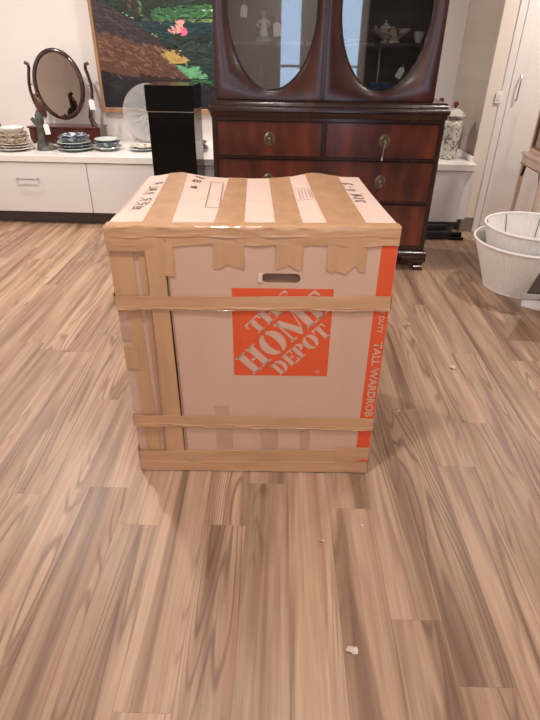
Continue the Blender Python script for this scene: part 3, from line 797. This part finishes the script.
for k, x in enumerate((.487, .567)):
    t = thing('blue_cup', ('deep blue glazed cup before the thin white rod in the cabinet', 'deep blue glazed cup next to the leaning price tag in the cabinet')[k], 'cup', (x, 3.89, S0), 0, 'pair of blue cups in the cabinet')
    MB().lathe([(.020,0),(.024,.004),(.034,.03),(.038,.07),(.035,.07),(.031,.03),(.0001,.010)], 28).build('bowl', m_navy, t, True)
    MB().tube([(.034,0,.058),(.056,0,.055),(.056,0,.026),(.032,0,.020)], .004, 8).build('handle', m_navy, t, True)
o = lathe_thing('pewter_tray', 'round pale tray lying behind the blue cups in the cabinet', 'tray', (.50, 4.04, S0),
   [(.10,0),(.10,.004),(.125,.014),(.122,.017),(.0001,.007)], m_pewter)
o = MB().tube([(.517,3.99,S0),(.514,3.99,S1-.023)], .004, 8).build('white_rod', m_white_dish, None, True); tag(o, 'thin white rod standing upright below the cabinet shelf', 'rod')
# left compartment
fg = thing('figurine', 'pale porcelain figurine on a flowered base on the cabinet shelf', 'figurine', (-.245, 3.96, S1))
MB().lathe([(.052,0),(.054,.010),(.046,.022),(.0001,.026)], 24, rf=lambda a, z: 1+.08*math.sin(7*a)).build('base', m_green_dish, fg, True)
MB().lathe([(.036,.0262),(.030,.055),(.020,.085),(.024,.105),(.026,.118),(.012,.132),(.0001,.134)], 24, rf=lambda a, z: 1+.05*math.sin(5*a)).build('robe', m_white_dish, fg, True)
MB().ball((0,0,.150), .017, 16).build('head', mat('bisque_skin', srgb(214,170,150), .5), fg, True)
MB().tube([(-.024,0,.112),(-.040,-.012,.088),(-.022,-.026,.074)], [.008,.007,.005], 8).build('arm', m_white_dish, fg, True)
MB().tube([(.024,0,.112),(.040,-.012,.092),(.026,-.026,.082)], [.008,.007,.005], 8).build('arm', m_white_dish, fg, True)
for k, (x, h) in enumerate(((-.262,.155),(-.135,.16))):
    lathe_thing('candlestick', ('dark bronze candlestick under the pale figurine in the cabinet', 'slim dark candlestick beside the black spirit lamp in the cabinet')[k], 'candlestick', (x, 3.93, S0),
      [(.034,0),(.034,.006),(.014,.016),(.010,.03),(.017 if k == 0 else .010,.05),(.008,.07),(.014 if k == 0 else .007,.10),(.007,h-.03),(.015,h-.022),(.013,h),(.0001,h)], m_bronze, 20)
bl_ = thing('spirit_lamp', 'black metal lamp with ring handle in the oval glass cabinet', 'lamp', (-.02, 3.95, S0))
MB().lathe([(.040,0),(.042,.006),(.016,.014),(.012,.05),(.032,.07),(.036,.09),(.026,.108),(.010,.112),(.010,.128),(.018,.13),(.006,.15),(.0001,.15)], 24).build('body', m_blackmat, bl_, True)
MB().tube([(.030,0,.098),(.050,0,.104),(.056,0,.085),(.048,0,.068),(.031,0,.074)], .004, 8).build('ring_handle', m_blackmat, bl_, True)
lathe_thing('silver_bowl', 'small bright silver bowl on the floor of the cabinet', 'bowl', (-.195, 3.85, S0),
   [(.024,0),(.026,.005),(.04,.02),(.05,.034),(.047,.034),(.036,.02),(.0001,.010)], m_pewter)

# ------------------------------------------------------------------ white sideboard run
SF = 4.56; ZT = .597; ZG = .545
def unit(xa, xb, label, handles, filler=False):
    t = thing('sideboard_unit', label, 'cabinet', ((xa+xb)/2, SF, 0), 0, 'white sideboard units under the long top'); c = (xa+xb)/2
    MB().box(xa-c+.001, xb-c-.001, .02, .84, .115, ZG-.004).build('carcass', m_lam, t)
    MB().box(xa-c+.001, xb-c-.001, .085, .10, 0, .115).build('kickboard', m_kick, t)
    d = MB().box(xa-c+.003, xb-c-.003, 0, .018, .118, ZG-.006).build('door', m_lam, t, bevel=.0015)
    for hx_ in handles:
        h0, h1 = hx_-.093-c, hx_+.093-c
        MB().tube([(h0,0,.407),(h0,-.026,.405),(h0+.008,-.032,.404),(h1-.008,-.032,.404),(h1,-.026,.405),(h1,0,.407)], .0052, 8).build('handle', m_steel, d, True)
    return t
unit(-2.862, -1.80, 'white sideboard unit with a slim steel handle below the oval mirror', [-2.331])
unit(-1.80, -.40, 'white sideboard unit with a plain front behind the black pedestal', [])
unit(-.40, 1.0, 'white sideboard unit standing wholly behind the mahogany cabinet', [.3])
unit(1.0, 1.405, 'narrow white sideboard unit below the painted porcelain jars', [])
struct(MB().box(1.408, 1.472, SF+.03, SF+.05, .135, ZG-.004).build('trim_2', m_lam))
wt = tag(MB().box(-2.90, 1.474, SF-.012, YB-.004, ZG, ZT).build('worktop', m_lamtop, bevel=.003), 'long white laminate top running along the back wall', 'worktop')
struct(MB().hexa([(1.447,SF+.10,ZT),(1.470,SF+.10,ZT),(1.415,YB-.004,ZT),(1.392,YB-.004,ZT)], [(1.447,SF+.10,ZT+.045),(1.470,SF+.10,ZT+.045),(1.415,YB-.004,ZT+.045),(1.392,YB-.004,ZT+.045)]).build('trim_3', m_lamtop, bevel=.002))

# dishes
def plate_prof(r, h=.018): return [(r*.55,0),(r*.55,.003),(r*.66,.005),(r*.96,h-.002),(r,h),(r*.98,h+.003),(r*.64,.009),(.0001,.007)]
def bowl_prof(r, h): return [(r*.45,0),(r*.47,.005),(r*.75,h*.35),(r*.95,h*.8),(r,h),(r*.97,h),(r*.70,h*.38),(.0001,.012)]
def stack(x, y, items, group, name='plate'):
    z = ZT
    for i, (kind, r, h, mtl, lab, step) in enumerate(items):
        pr = plate_prof(r, h) if kind == 'plate' else bowl_prof(r, h)
        wav = (lambda a, z: 1+.012*math.sin(10*a)) if kind == 'wavy' else None
        if kind == 'wavy': pr = plate_prof(r, h)
        o = MB().lathe(pr, 40, rf=wav).build('china_'+('plate' if kind in ('plate','wavy') else 'bowl'), mtl, None, True)
        o.location = (x+random.uniform(-.004,.004), y+random.uniform(-.004,.004), z+.0002); tag(o, lab, 'plate' if kind in ('plate','wavy') else 'bowl', group); z += step
stack(-2.500, 4.80, [('plate',.160,.022,m_white_dish,'white china plate at the bottom of the gilt stack',.018),
   ('plate',.154,.026,m_cream_dish,'gilt-edged cream plate, second from the bottom of its stack',.018),
   ('plate',.146,.028,m_cream_dish,'gilt-edged cream plate under the stacked cream bowls',.016),
   ('bowl',.132,.056,m_cream_dish,'wide gilt cream bowl set on the cream plates',.032),
   ('bowl',.122,.058,m_cream_dish,'patterned cream bowl in the middle of the gilt stack',.036),
   ('bowl',.108,.064,m_white_dish,'white china bowl on top of the gilt stack',.03)], 'gilt cream dishes on the sideboard')
stack(-1.975, 4.84, [('wavy',.158,.026,m_green_dish,'pale celadon plate at the bottom beneath the mirror',.022),
   ('plate',.152,.028,m_blue_dish,'blue and white plate, second from the bottom beneath the mirror',.022),
   ('plate',.146,.030,m_green_dish,'pale celadon plate in the middle of the stack beneath the mirror',.024),
   ('bowl',.134,.048,m_blue_dish,'blue and white shallow bowl beneath the mirror',.032),
   ('plate',.112,.028,m_blue_dish,'small blue and white plate on top beneath the mirror',.02)], 'blue and white dishes beneath the mirror')
stack(-1.690, 4.87, [('wavy',.122,.032,m_green_dish,'pale plate at the bottom of the small blue stack beside the mirror',.024),
   ('bowl',.114,.050,m_blue_dish,'dark blue bowl in the small stack beside the mirror',.040),
   ('wavy',.108,.030,m_green_dish,'pale scalloped plate on top of the small blue stack',.02)], 'small blue stack beside the mirror')
stack(-1.385, 4.90, [('plate',.125,.020,m_green_dish,'pale plate at the bottom, half behind the black pedestal',.014),
   ('wavy',.112,.026,m_cream_dish,'patterned dish on a pale plate, half behind the black pedestal',.02)], 'dishes half behind the black pedestal')
stack(-.93, 4.92, [('plate',.135,.022,m_darkplate,'dark metal plate at the bottom between pedestal and cabinet',.016),
   ('plate',.128,.022,m_darkplate,'dark metal plate on top between pedestal and cabinet',.016),
   ('bowl',.118,.045,m_pewter,'pewter bowl on dark plates between pedestal and cabinet',.02)], 'metal dishes between pedestal and cabinet')

# dressing mirror on the sideboard
mr = thing('dressing_mirror', 'oval swing mirror in a dark mahogany stand on the white sideboard', 'mirror', (-2.17, 5.12, ZT), R(0))
MB().box(-.335, .335, 0, .20, .012, .135).build('base_box', m_mahog, mr, bevel=.006)
MB().box(-.345, .345, -.01, .21, .135, .150).build('base_top', m_mahog, mr, bevel=.004)
for sx in (-1, 1):
    for y in (.012, .18): MB().lathe([(.014,0),(.018,.006),(.012,.012)], 14, c=(sx*.31,y,0)).build('foot', m_mahogd, mr, True)
    pts = [(sx*.262,.09,.150),(sx*.250,.09,.18),(sx*.232,.09,.225),(sx*.244,.09,.285),(sx*.272,.09,.36),(sx*.286,.09,.44),(sx*.284,.09,.50),(sx*.270,.09,.57),(sx*.256,.09,.62),(sx*.262,.09,.655),(sx*.280,.09,.662),(sx*.286,.09,.648)]
    MB().tube(pts, [.030,.022,.017,.015,.015,.014,.014,.014,.014,.015,.014,.013], 10).build('post', m_mahogd, mr, True)
    MB().tube([(sx*.255,.09,.488),(sx*.296,.09,.488)], .006, 8).build('pivot', m_brass, mr, True)
N_ = 72; ea, eb, ecz = .216, .272, 0
mf = MB(); V = []; F = []
sect = [(-.018,-.010),(-.012,-.018),(.004,-.018),(.016,-.008),(.018,.008),(-.018,.010)]
for k in range(N_):
    a = 2*PI*k/N_; ca_, sa_ = math.cos(a), math.sin(a)
    for (o_, d_) in sect: V.append(((ea+o_)*ca_, d_, (eb+o_)*sa_))
for k in range(N_):
    k2 = (k+1) % N_
    for i in range(len(sect)):
        j = (i+1) % len(sect); F.append((k*6+i, k2*6+i, k2*6+j, k*6+j))
TILT = R(-4)
fo = mf.add(V, F).build('oval_frame', m_mahogd, mr, True, loc=(-.012,.09,.488), rot=(TILT,R(-6),R(0)))
gl = MB(); gl.add([((ea-.010)*math.cos(2*PI*k/N_), -.004, (eb-.010)*math.sin(2*PI*k/N_)) for k in range(N_)]+[((ea-.010)*math.cos(2*PI*k/N_), .004, (eb-.010)*math.sin(2*PI*k/N_)) for k in range(N_)],
   [tuple(range(N_)), tuple(reversed(range(N_,2*N_)))]+[(k,(k+1)%N_,N_+(k+1)%N_,N_+k) for k in range(N_)])
gl.build('mirror_glass', m_silver, fo)
price_tag(-1.892, 5.165, .975, 'white price tag hanging from the right mirror post', tilt=-.1, h=.085, w=.050, string=.06, sx=-.006)

# bronze bird on a stump
st = thing('bird_sculpture', 'weathered bronze bird sculpture on a flared stump before the oval mirror', 'sculpture', (-2.235, 4.84, ZT))
MB().lathe([(.085,0),(.088,.008),(.075,.022),(.05,.034)], 18, rf=lambda a, z: 1+.10*math.sin(3*a+1)+.05*math.sin(7*a)).build('rock_base', m_bronze, st, True)
MB().tube([(-.03,0,.02),(-.032,0,.07),(-.028,0,.14),(-.025,0,.20),(-.012,0,.27),(.0,0,.31)], [.058,.036,.028,.034,.040,.030], 12).build('stump', m_bronze, st, True)
MB().add([(-.022,-.012,.20),(-.075,-.006,.262),(-.10,-.002,.245),(-.085,0,.215),(-.03,0,.165),(-.022,.012,.20),(-.075,.006,.262),(-.10,.004,.245),(-.085,.006,.215),(-.03,.012,.165)],
   [(0,1,2,3,4),(9,8,7,6,5),(0,5,6,1),(1,6,7,2),(2,7,8,3),(3,8,9,4),(4,9,5,0)]).build('tail', m_bronze, st)
MB().tube([(.012,0,.26),(.022,0,.31),(.018,0,.36),(.002,0,.40),(-.012,0,.425),(-.02,0,.44)], [.012,.034,.036,.026,.018,.006], 12).build('bird_body', m_bronzeb, st, True)
MB().ball((.006,-.004,.440), .017, 14).build('head', m_bronzeb, st, True)
MB().tube([(.012,-.014,.440),(.022,-.030,.434)], [.006,.0015], 8).build('beak', m_bronzeb, st, True)
MB().add([(.032,-.02,.37),(.050,-.010,.33),(.048,.0,.27),(.034,.006,.25),(.034,-.026,.31),(.040,.01,.37),(.058,.004,.33),(.054,.008,.27)], [(0,1,2,3,4),(5,6,1,0),(6,7,2,1),(5,0,4,3,7,6)]).build('wing', m_bronzeb, st)
price_tag(-2.180, 4.775, .815, 'white price tag hanging from the bronze bird sculpture', tilt=-.12, h=.085, w=.046, string=.05, sx=-.01)
o = MB().lathe([(.05,0),(.052,.01),(.03,.03),(.022,.10),(.034,.15),(.030,.19),(.0001,.2)], 18).build('dark_urn', m_bronzeb, None, True)
o.location = (-2.72, 4.98, ZT); tag(o, 'dark metal urn beyond the gilt cream dishes', 'urn')

# pressed glass plate on its edge against the wall
gp = thing('glass_charger', 'large round pressed glass plate leaning on the wall behind the black pedestal', 'glass plate', (-1.40, 5.33, ZT), 0)
m_press = mat('pressed_glass', srgb(240,240,240), .12, trans=.75, var=.10, vscale=14, bump=.5, bscale=30)
pl = MB().lathe([(.0001,0),(.10,.002),(.13,.006),(.235,.028),(.252,.032),(.252,.037),(.232,.034),(.13,.013),(.10,.009),(.0001,.008)], 56, rf=lambda a, z: 1+.006*math.sin(28*a)).build('plate', m_press, gp, True)
pl.rotation_euler = (R(80),0,0); pl.location = (0,0,.2525)
for k in range(14):
    a = 2*PI*k/14
    q = MB(); q.tube([(.05*math.cos(a),.05*math.sin(a),.012),(.11*math.cos(a+.2),.11*math.sin(a+.2),.014),(.19*math.cos(a+.1),.19*math.sin(a+.1),.0265)], [.004,.007,.004], 6)
    q.build('pressed_rib', m_press, pl, True)

# painting
pt = thing('landscape_painting', 'framed oil painting of dark green hills with pink figures', 'painting', (0, 5.40, 0))
PX0, PX1, PZ0, PZ1 = -1.842, -.30, .888, 2.02
def paint(name, c, v=.55): return mat(name, srgb(*c), .45, var=v, vscale=11, detail=9, lo=.3, hi=.72, bump=.5, bscale=50, stretch=(1,1,2.0))
pc = [paint('paint_dark_green',(26,46,32)), paint('paint_umber',(62,52,54)), paint('paint_brown',(112,78,60)), paint('paint_night',(40,36,44)),
      paint('paint_ochre',(186,158,92),.2), paint('paint_mint',(104,172,124),.2), paint('paint_teal',(24,58,66)), paint('paint_hedge',(112,146,84)),
      paint('paint_grass',(56,112,64)), paint('paint_white',(200,214,200),.1), paint('paint_pink',(226,160,150),.15), paint('paint_rose',(226,104,136),.15),
      paint('paint_slate',(42,60,58)), paint('paint_brick',(116,62,58)), paint('paint_bark',(64,42,32)), paint('paint_sky',(120,150,170),.2)]
pm = MB(); pm.cur = 0
pm.box(PX0, PX1, -.006, .03, PZ0, PZ1)
layer = [0]
regions = []
def pp(i, pts, reg=True):
    if reg: regions.append((i, pts))
    pm.cur = i; layer[0] += 1; y = -.006-.00008*layer[0]
    pm.add([(a, y, b) for a, b in pts], [tuple(range(len(pts)))])
L0, Rr = PX0, PX1
pp(15, [(L0,1.92),(-1.2,1.88),(Rr,1.94),(Rr,PZ1),(L0,PZ1)])
pp(8, [(-1.35,1.60),(Rr,1.62),(Rr,1.72),(-1.0,1.70),(-1.30,1.665)])
pp(8, [(L0,1.80),(-1.5,1.78),(-1.2,1.84),(-1.45,1.88),(L0,1.86)])
pp(6, [(-1.45,1.59),(Rr,1.59),(Rr,1.40),(-1.16,1.44),(-1.36,1.50)])
pp(7, [(-1.44,1.597),(-1.1,1.602),(Rr,1.60),(Rr,1.582),(-1.0,1.575),(-1.40,1.583)])
pp(9, [(-.90,1.668),(-.70,1.672),(Rr,1.668),(Rr,1.660),(-.91,1.658)])
pp(12, [(-1.20,1.45),(Rr,1.42),(Rr,1.08),(-.815,1.07),(-.98,1.26),(-1.10,1.36)])
pp(0, [(-1.15,1.475),(Rr,1.47),(Rr,1.42),(-1.05,1.42)])
pp(1, [(L0,1.76),(-1.72,1.71),(-1.60,1.646),(-1.47,1.573),(-1.349,1.492),(-1.222,1.418),(-1.163,1.360),(-1.27,1.375),(-1.448,1.415),(-1.712,1.474),(L0,1.515)])
pp(2, [(L0,1.515),(-1.712,1.474),(-1.448,1.415),(-1.27,1.379),(-1.18,1.33),(-1.13,1.25),(-1.02,1.14),(-1.25,1.13),(-1.6,1.15),(L0,1.20)])
pp(3, [(L0,1.20),(-1.6,1.155),(-1.25,1.135),(-1.02,1.14),(-.815,1.075),(Rr,1.07),(Rr,PZ0),(L0,PZ0)])
pp(14, [(-1.5,1.18),(-1.3,1.15),(-1.05,1.15),(-1.2,1.10),(-1.45,1.12)])
pp(4, [(-1.30,1.368),(-1.127,1.365),(-.979,1.265),(-1.191,1.255),(-1.25,1.31)])
pp(5, [(-1.155,1.247),(-.926,1.242),(-.83,1.139),(-1.016,1.136)])
pp(8, [(-1.0,1.13),(-.79,1.13),(-.80,1.10),(-.97,1.105)])
pp(13, [(-1.53,1.75),(-1.49,1.75),(-1.49,1.655),(-1.52,1.655)])
pp(14, [(-1.47,1.74),(-1.43,1.74),(-1.43,1.62),(-1.46,1.63)])
pp(7, [(-1.43,1.74),(-1.40,1.72),(-1.40,1.62),(-1.425,1.62)])
rg = random.Random(4)
for k in range(15):
    f = k/14; x = -1.60+.43*f; z = 1.648-.27*f+.012; r_ = rg.uniform(.006,.014)
    pp(9 if k % 3 == 0 else 5, [(x+r_*1.4*math.cos(a), z+r_*.7*math.sin(a)-.3*r_*math.cos(a)) for a in [2*PI*q/7 for q in range(7)]])
def blob(i, x, z, rx, rz): pp(i, [(x+rx*math.cos(2*PI*k/14)*(1+.08*math.sin(3*k)), z+rz*math.sin(2*PI*k/14)) for k in range(14)])
blob(10, -1.150, 1.512, .036, .036); blob(10, -1.075, 1.578, .042, .024); blob(10, -1.082, 1.548, .034, .030); blob(11, -1.052, 1.506, .042, .034); blob(10, -1.095, 1.515, .022, .034)
nb = len(pc)
base_cols = [(26,46,32),(62,52,54),(112,78,60),(40,36,44),(186,158,92),(104,172,124),(24,58,66),(112,146,84),(56,112,64),(200,214,200),(226,160,150),(226,104,136),(42,60,58),(116,62,58),(64,42,32),(120,150,170)]
for k, f in enumerate((.86, 1.08)):
    for c in base_cols: pc.append(mat('paint_stroke', srgb(*[min(255, int(v*f+(6 if f > 1 else 0))) for v in c]), .45, var=.2, vscale=30))
def inside(p, poly):
    r_ = False; j = len(poly)-1
    for i in range(len(poly)):
        (xi, yi), (xj, yj) = poly[i], poly[j]
        if (yi > p[1]) != (yj > p[1]) and p[0] < (xj-xi)*(p[1]-yi)/(yj-yi)+xi: r_ = not r_
        j = i
    return r_
def colour_at(p):
    for i, poly in reversed(regions):
        if inside(p, poly): return i
    return 0
for k in range(2600):
    x = rg.uniform(PX0+.02, PX1-.02); z = rg.uniform(PZ0+.02, 1.85)
    q = colour_at((x+rg.gauss(0,.012), z+rg.gauss(0,.010)))
    if q in (10, 11) and colour_at((x, z)) not in (10, 11): continue
    big = q in (0,1,2,3,6,8,12)
    l_ = rg.uniform(.012,.045) if big else rg.uniform(.006,.016); h_ = l_*rg.uniform(.14,.32)
    an = (-.55 if x < -1.1 and z < 1.75 else .05)+rg.gauss(0,.3)
    ca_, sa_ = math.cos(an), math.sin(an)
    v = rg.random(); mi_ = q if v < .34 else (q+nb if v < .70 else q+2*nb)
    layer[0] = 40+(k % 60)
    pts = [(-1,-.6),(-.5,-1),(.6,-.8),(1,.2),(.4,1),(-.7,.7)]
    pp(mi_, [(min(max(x+a*l_*ca_-b*h_*sa_, PX0+.002), PX1-.002), min(max(z+a*l_*sa_+b*h_*ca_, PZ0+.002), PZ1-.002)) for a, b in pts], False)
pm.build('canvas', pc, pt, fix=False)
for q in ((PX0-.030,PX0,PZ0-.045,PZ1+.04),(PX1,PX1+.03,PZ0-.045,PZ1+.04)): MB().box(q[0], q[1], -.018, .042, q[2], q[3]).build('frame_rail', m_frame, pt, bevel=.004)
for q in ((PX0,PX1,PZ0-.045,PZ0),(PX0,PX1,PZ1,PZ1+.04)): MB().box(q[0], q[1], -.018, .042, q[2], q[3]).build('frame_rail', m_frame, pt, bevel=.004)

# black pedestal
pe = thing('pedestal', 'glossy black square pedestal with a separate cap box behind the cardboard box', 'pedestal', (-.925, 4.25, 0))
MB().box(-.168, .168, -.165, .165, 0, .998).build('shaft', m_black, pe, bevel=.003)
MB().box(-.162, .162, -.160, .160, .998, 1.004).build('seam', m_steel, pe)
MB().box(-.174, .172, -.170, .170, 1.004, 1.172).build('cap_box', m_black, pe, bevel=.003)

# porcelain jars
def jar(x, y, label):
    t = thing('ginger_jar', label, 'jar', (x, y, ZT), R(20), 'lidded porcelain jars on the sideboard')
    sq = lambda a, z: 1+.05*math.cos(6*a)*(1 if z < .27 else .2)
    b = MB().lathe([(.066,0),(.070,.006),(.072,.03),(.074,.10),(.080,.20),(.086,.262),(.084,.288),(.066,.312),(.050,.318),(.050,.334)], 48, rf=sq).build('body', m_jar, t, True)
    MB().lathe([(.0735,.012),(.0750,.018),(.0752,.034),(.0735,.040)], 48, rf=sq, caps=False).build('painted_band', m_jarband, b, True)
    MB().lathe([(.0845,.240),(.0875,.250),(.0885,.270),(.0850,.284)], 48, rf=sq, caps=False).build('painted_band', m_jarband, b, True)
    rg_ = random.Random(int(x*1000))
    for k in range(16):           # painted sprays, raised enamel
        a = rg_.uniform(0, 2*PI); z = rg_.uniform(.07,.22); rr = (.074+.006*(z-.1)/.1)*sq(a, z)+.0006
        q = MB(); cx_, cy_ = rr*math.cos(a), rr*math.sin(a); ta = Vector((-math.sin(a), math.cos(a), 0)); upz = Vector((0,0,1)); s_ = rg_.uniform(.008,.016)
        pts = [Vector((cx_,cy_,z))+ta*(s_*math.cos(w_)*(1+.4*math.cos(5*w_)))*.7+upz*(s_*math.sin(w_)*(1+.4*math.cos(5*w_))) for w_ in [2*PI*i/20 for i in range(20)]]
        q.add(pts, [tuple(range(20))]); q.build('enamel_flower', (m_darkjar, m_greenjar, m_redknob)[k % 3], b, fix=False)
    l = MB().lathe([(.094,.334),(.096,.342),(.080,.352),(.064,.372),(.040,.388),(.016,.394)], 40).build('lid', m_jar, t, True)
    MB().lathe([(.010,.394),(.010,.402),(.020,.412),(.023,.424),(.016,.440),(.0001,.446)], 20).build('knob', m_redknob, l, True)
m_darkjar = mat('dark_enamel', srgb(70,66,62), .2); m_greenjar = mat('green_enamel', srgb(98,112,84), .2)
jar(1.283, 4.80, 'lidded painted porcelain jar with a red knob nearer the sideboard front edge')
jar(1.232, 5.10, 'lidded painted porcelain jar with a red knob standing behind its twin')

# ------------------------------------------------------------------ lamp shades, upside down and nested
SC = (1.572, 3.462)
def pleat(n, amp): return lambda a, z: 1+amp*(math.sin(n*a))
def shade(name, label, zb, zt, rb, rt_, off, wires):
    t = thing(name, label, 'lamp shade', (SC[0]+off[0], SC[1]+off[1], zb), 0, 'pleated lamp shades nested on the floor')
    h = zt-zb; n = 384
    prof = [(rb+(rt_-rb)*i/6, h*i/6) for i in range(7)]; inn = [(rb-.004+(rt_-rb)*i/6, h*i/6) for i in range(6,-1,-1)]
    MB().lathe(prof+inn+[prof[0]], n, rf=pleat(96, .006), caps=False).build('pleated_cover', m_shade, t, True, fix=False)
    for z, r_, w_ in ((0.006, rb, .006), (h-.004, rt_, .0085)):
        MB().tube([(r_*math.cos(2*PI*k/64), r_*math.sin(2*PI*k/64), z) for k in range(64)], w_, 8, True).build('rim_binding', m_shade, t, True)
    if wires:
        for k in range(8):
            a = 2*PI*k/8+.3; ca_, sa_ = math.cos(a), math.sin(a)
            MB().tube([((rb-.008)*ca_,(rb-.008)*sa_,.012),((rt_-.010)*ca_,(rt_-.010)*sa_,h-.01)], .0022, 6).build('wire_rib', m_wire, t)
    return t
shade('lamp_shade', 'white pleated lamp shade standing upside down on the wood floor', 0.0, .335, .228, .352, (0,0), False)
shade('lamp_shade', 'white pleated lamp shade with wire ribs nested inside another shade', .055, .428, .214, .312, (.012,.01), True)

# ------------------------------------------------------------------ pale dressing table at the right edge
dt = thing('dressing_table', 'pale wooden dressing table with an upright mirror beside the closet doors', 'table', (1.69, 4.27, 0))
TX, TY = .62, .44            # runs from the far corner towards the room
MB().box(0, TX, -TY, .0, .732, .757).build('table_top', m_pale, dt, bevel=.006)
MB().box(.012, TX-.012, -TY+.012, -.012, .676, .732).build('apron', m_pale, dt, bevel=.002)
MB().box(.008, TX-.008, -TY+.008, -.008, .668, .676).build('apron_bead', m_frame, dt, bevel=.002)
for x in (.014, TX-.046):
    for y in (-.046, -TY+.014):
        MB().hexa([(x+.006,y+.006,0),(x+.026,y+.006,0),(x+.026,y+.026,0),(x+.006,y+.026,0)], [(x,y,.668),(x+.032,y,.668),(x+.032,y+.032,.668),(x,y+.032,.668)]).build('leg', m_pale, dt, bevel=.002)
for y0_, y1_ in ((-.046,-.082),(-TY+.046,-TY+.082)):
    MB().prism([(y0_,.668),(y1_,.668),(y0_,.585)], lambda a, b, d: (d, a, b), .016, .036).build('corner_bracket', m_mahog, dt)
mfm = MB(); mz0, mz1 = .757, 1.56
for y in (-.035, -TY+.010): mfm.box(.05, .075, y, y+.025, mz0, mz1)
mfm.box(.05, .075, -TY+.035, -.035, mz0, mz0+.026); mfm.box(.05, .075, -TY+.035, -.035, mz1-.026, mz1)
mfo = mfm.build('mirror_frame', m_pale, dt, bevel=.003)
b2 = MB()
for y in (-.043, -TY+.035): b2.box(.055, .070, y, y+.008, mz0+.026, mz1-.026)
b2.box(.055, .070, -TY+.043, -.043, mz0+.026, mz0+.036); b2.build('inner_moulding', m_frame, mfo)
MB().box(.064, .069, -TY+.036, -.036, mz0+.026, mz1-.026).build('mirror_glass', m_silver, mfo)

# low dark table and paper at the right edge
bd = thing('low_table', 'low dark brown table jutting in beside the lamp shades', 'table', (1.66, 2.87, 0))
c0 = Vector((1.326-1.66, 2.782-2.87)); q1 = Vector((.522,.853)); q2 = Vector((.998,-.06))
poly = [c0, c0+q2*.46, c0+q2*.46+q1*.35, c0+q1*.35]
MB().prism([(p.x, p.y) for p in poly], XY(0), .240, .25).build('table_top', m_darkw, bd, bevel=.003)
cc = c0+q2*.24+q1*.175
MB().lathe([(.11,0),(.11,.012),(.04,.03),(.03,.10),(.03,.20),(.06,.240)], 24, c=(cc.x, cc.y, 0)).build('pedestal', m_darkw, bd, True)
pa = MB().prism([(1.478,3.128),(1.585,3.052),(1.75,3.03),(1.73,3.20),(1.60,3.222),(1.512,3.215)], XY(0), .001, .004)
pa.add([(1.478,3.128,.005),(1.585,3.052,.005),(1.62,3.08,.022),(1.515,3.165,.026),(1.54,3.215,.005)], [(0,1,2,3),(0,3,4)])
tag(pa.build('paper_sheet', m_paper), 'crumpled white paper sheet on the floor by the lamp shades', 'paper')

# black stand lying on the floor below the jars
bk = thing('black_stand', 'black folded metal stand lying on the floor under the narrow sideboard unit', 'stand', (1.24, 4.47, 0), R(4))
MB().box(-.20, .10, -.04, .05, .0, .075).build('body', m_blackmat, bk, bevel=.012)
MB().box(-.16, .06, .0, .05, .0765, .115).build('hinge_block', m_blackmat, bk, bevel=.008)
MB().tube([(.10,-.01,.036),(.19,-.01,.034)], .026, 12).build('sleeve', m_black, bk, True)
MB().tube([(.08,-.045,.014),(.20,-.05,.014)], .013, 10).build('leg', m_black, bk, True)

# torn scraps on the floor
def scrap(x, y, r_, seed, label, hgt=.006):
    rg_ = random.Random(seed); n_ = 9; V = []; F = []
    ang = [2*PI*k/n_ for k in range(n_)]
    rad = [r_*rg_.uniform(.55,1.1) for _ in ang]
    V += [(rad[k]*math.cos(ang[k])*1.25, rad[k]*math.sin(ang[k])*.85, .0008+rg_.uniform(0,hgt)) for k in range(n_)]
    V += [(0,0,.002+hgt*.8)]
    V += [(v[0], v[1], v[2]-.0007) for v in V]
    for k in range(n_): F.append((k,(k+1)%n_,n_)); F.append((n_+1+(k+1)%n_, n_+1+k, 2*n_+1)); F.append((k, n_+1+k, n_+1+(k+1)%n_, (k+1)%n_))
    o = MB().add(V, F).build('torn_scrap', m_scrap, None, fix=False); o.location = (x, y, .0002); tag(o, label, 'scrap', 'torn scraps on the floor')
scrap(.852, 2.34, .020, 1, 'torn pale scrap on the floor right of the box toward the lamp shades', .012)
scrap(.130, 1.189, .0065, 2, 'tiny pale crumb on the floor just before the box', .010)
scrap(.273, 1.266, .008, 3, 'tiny flat pale scrap on the floor below the orange band corner', .004)
scrap(.202, .822, .0145, 5, 'largest crumpled scrap on the floor well in front of the box', .010)
scrap(.505, 1.947, .009, 6, 'small flat scrap on the floor beside the right side of the box', .003)
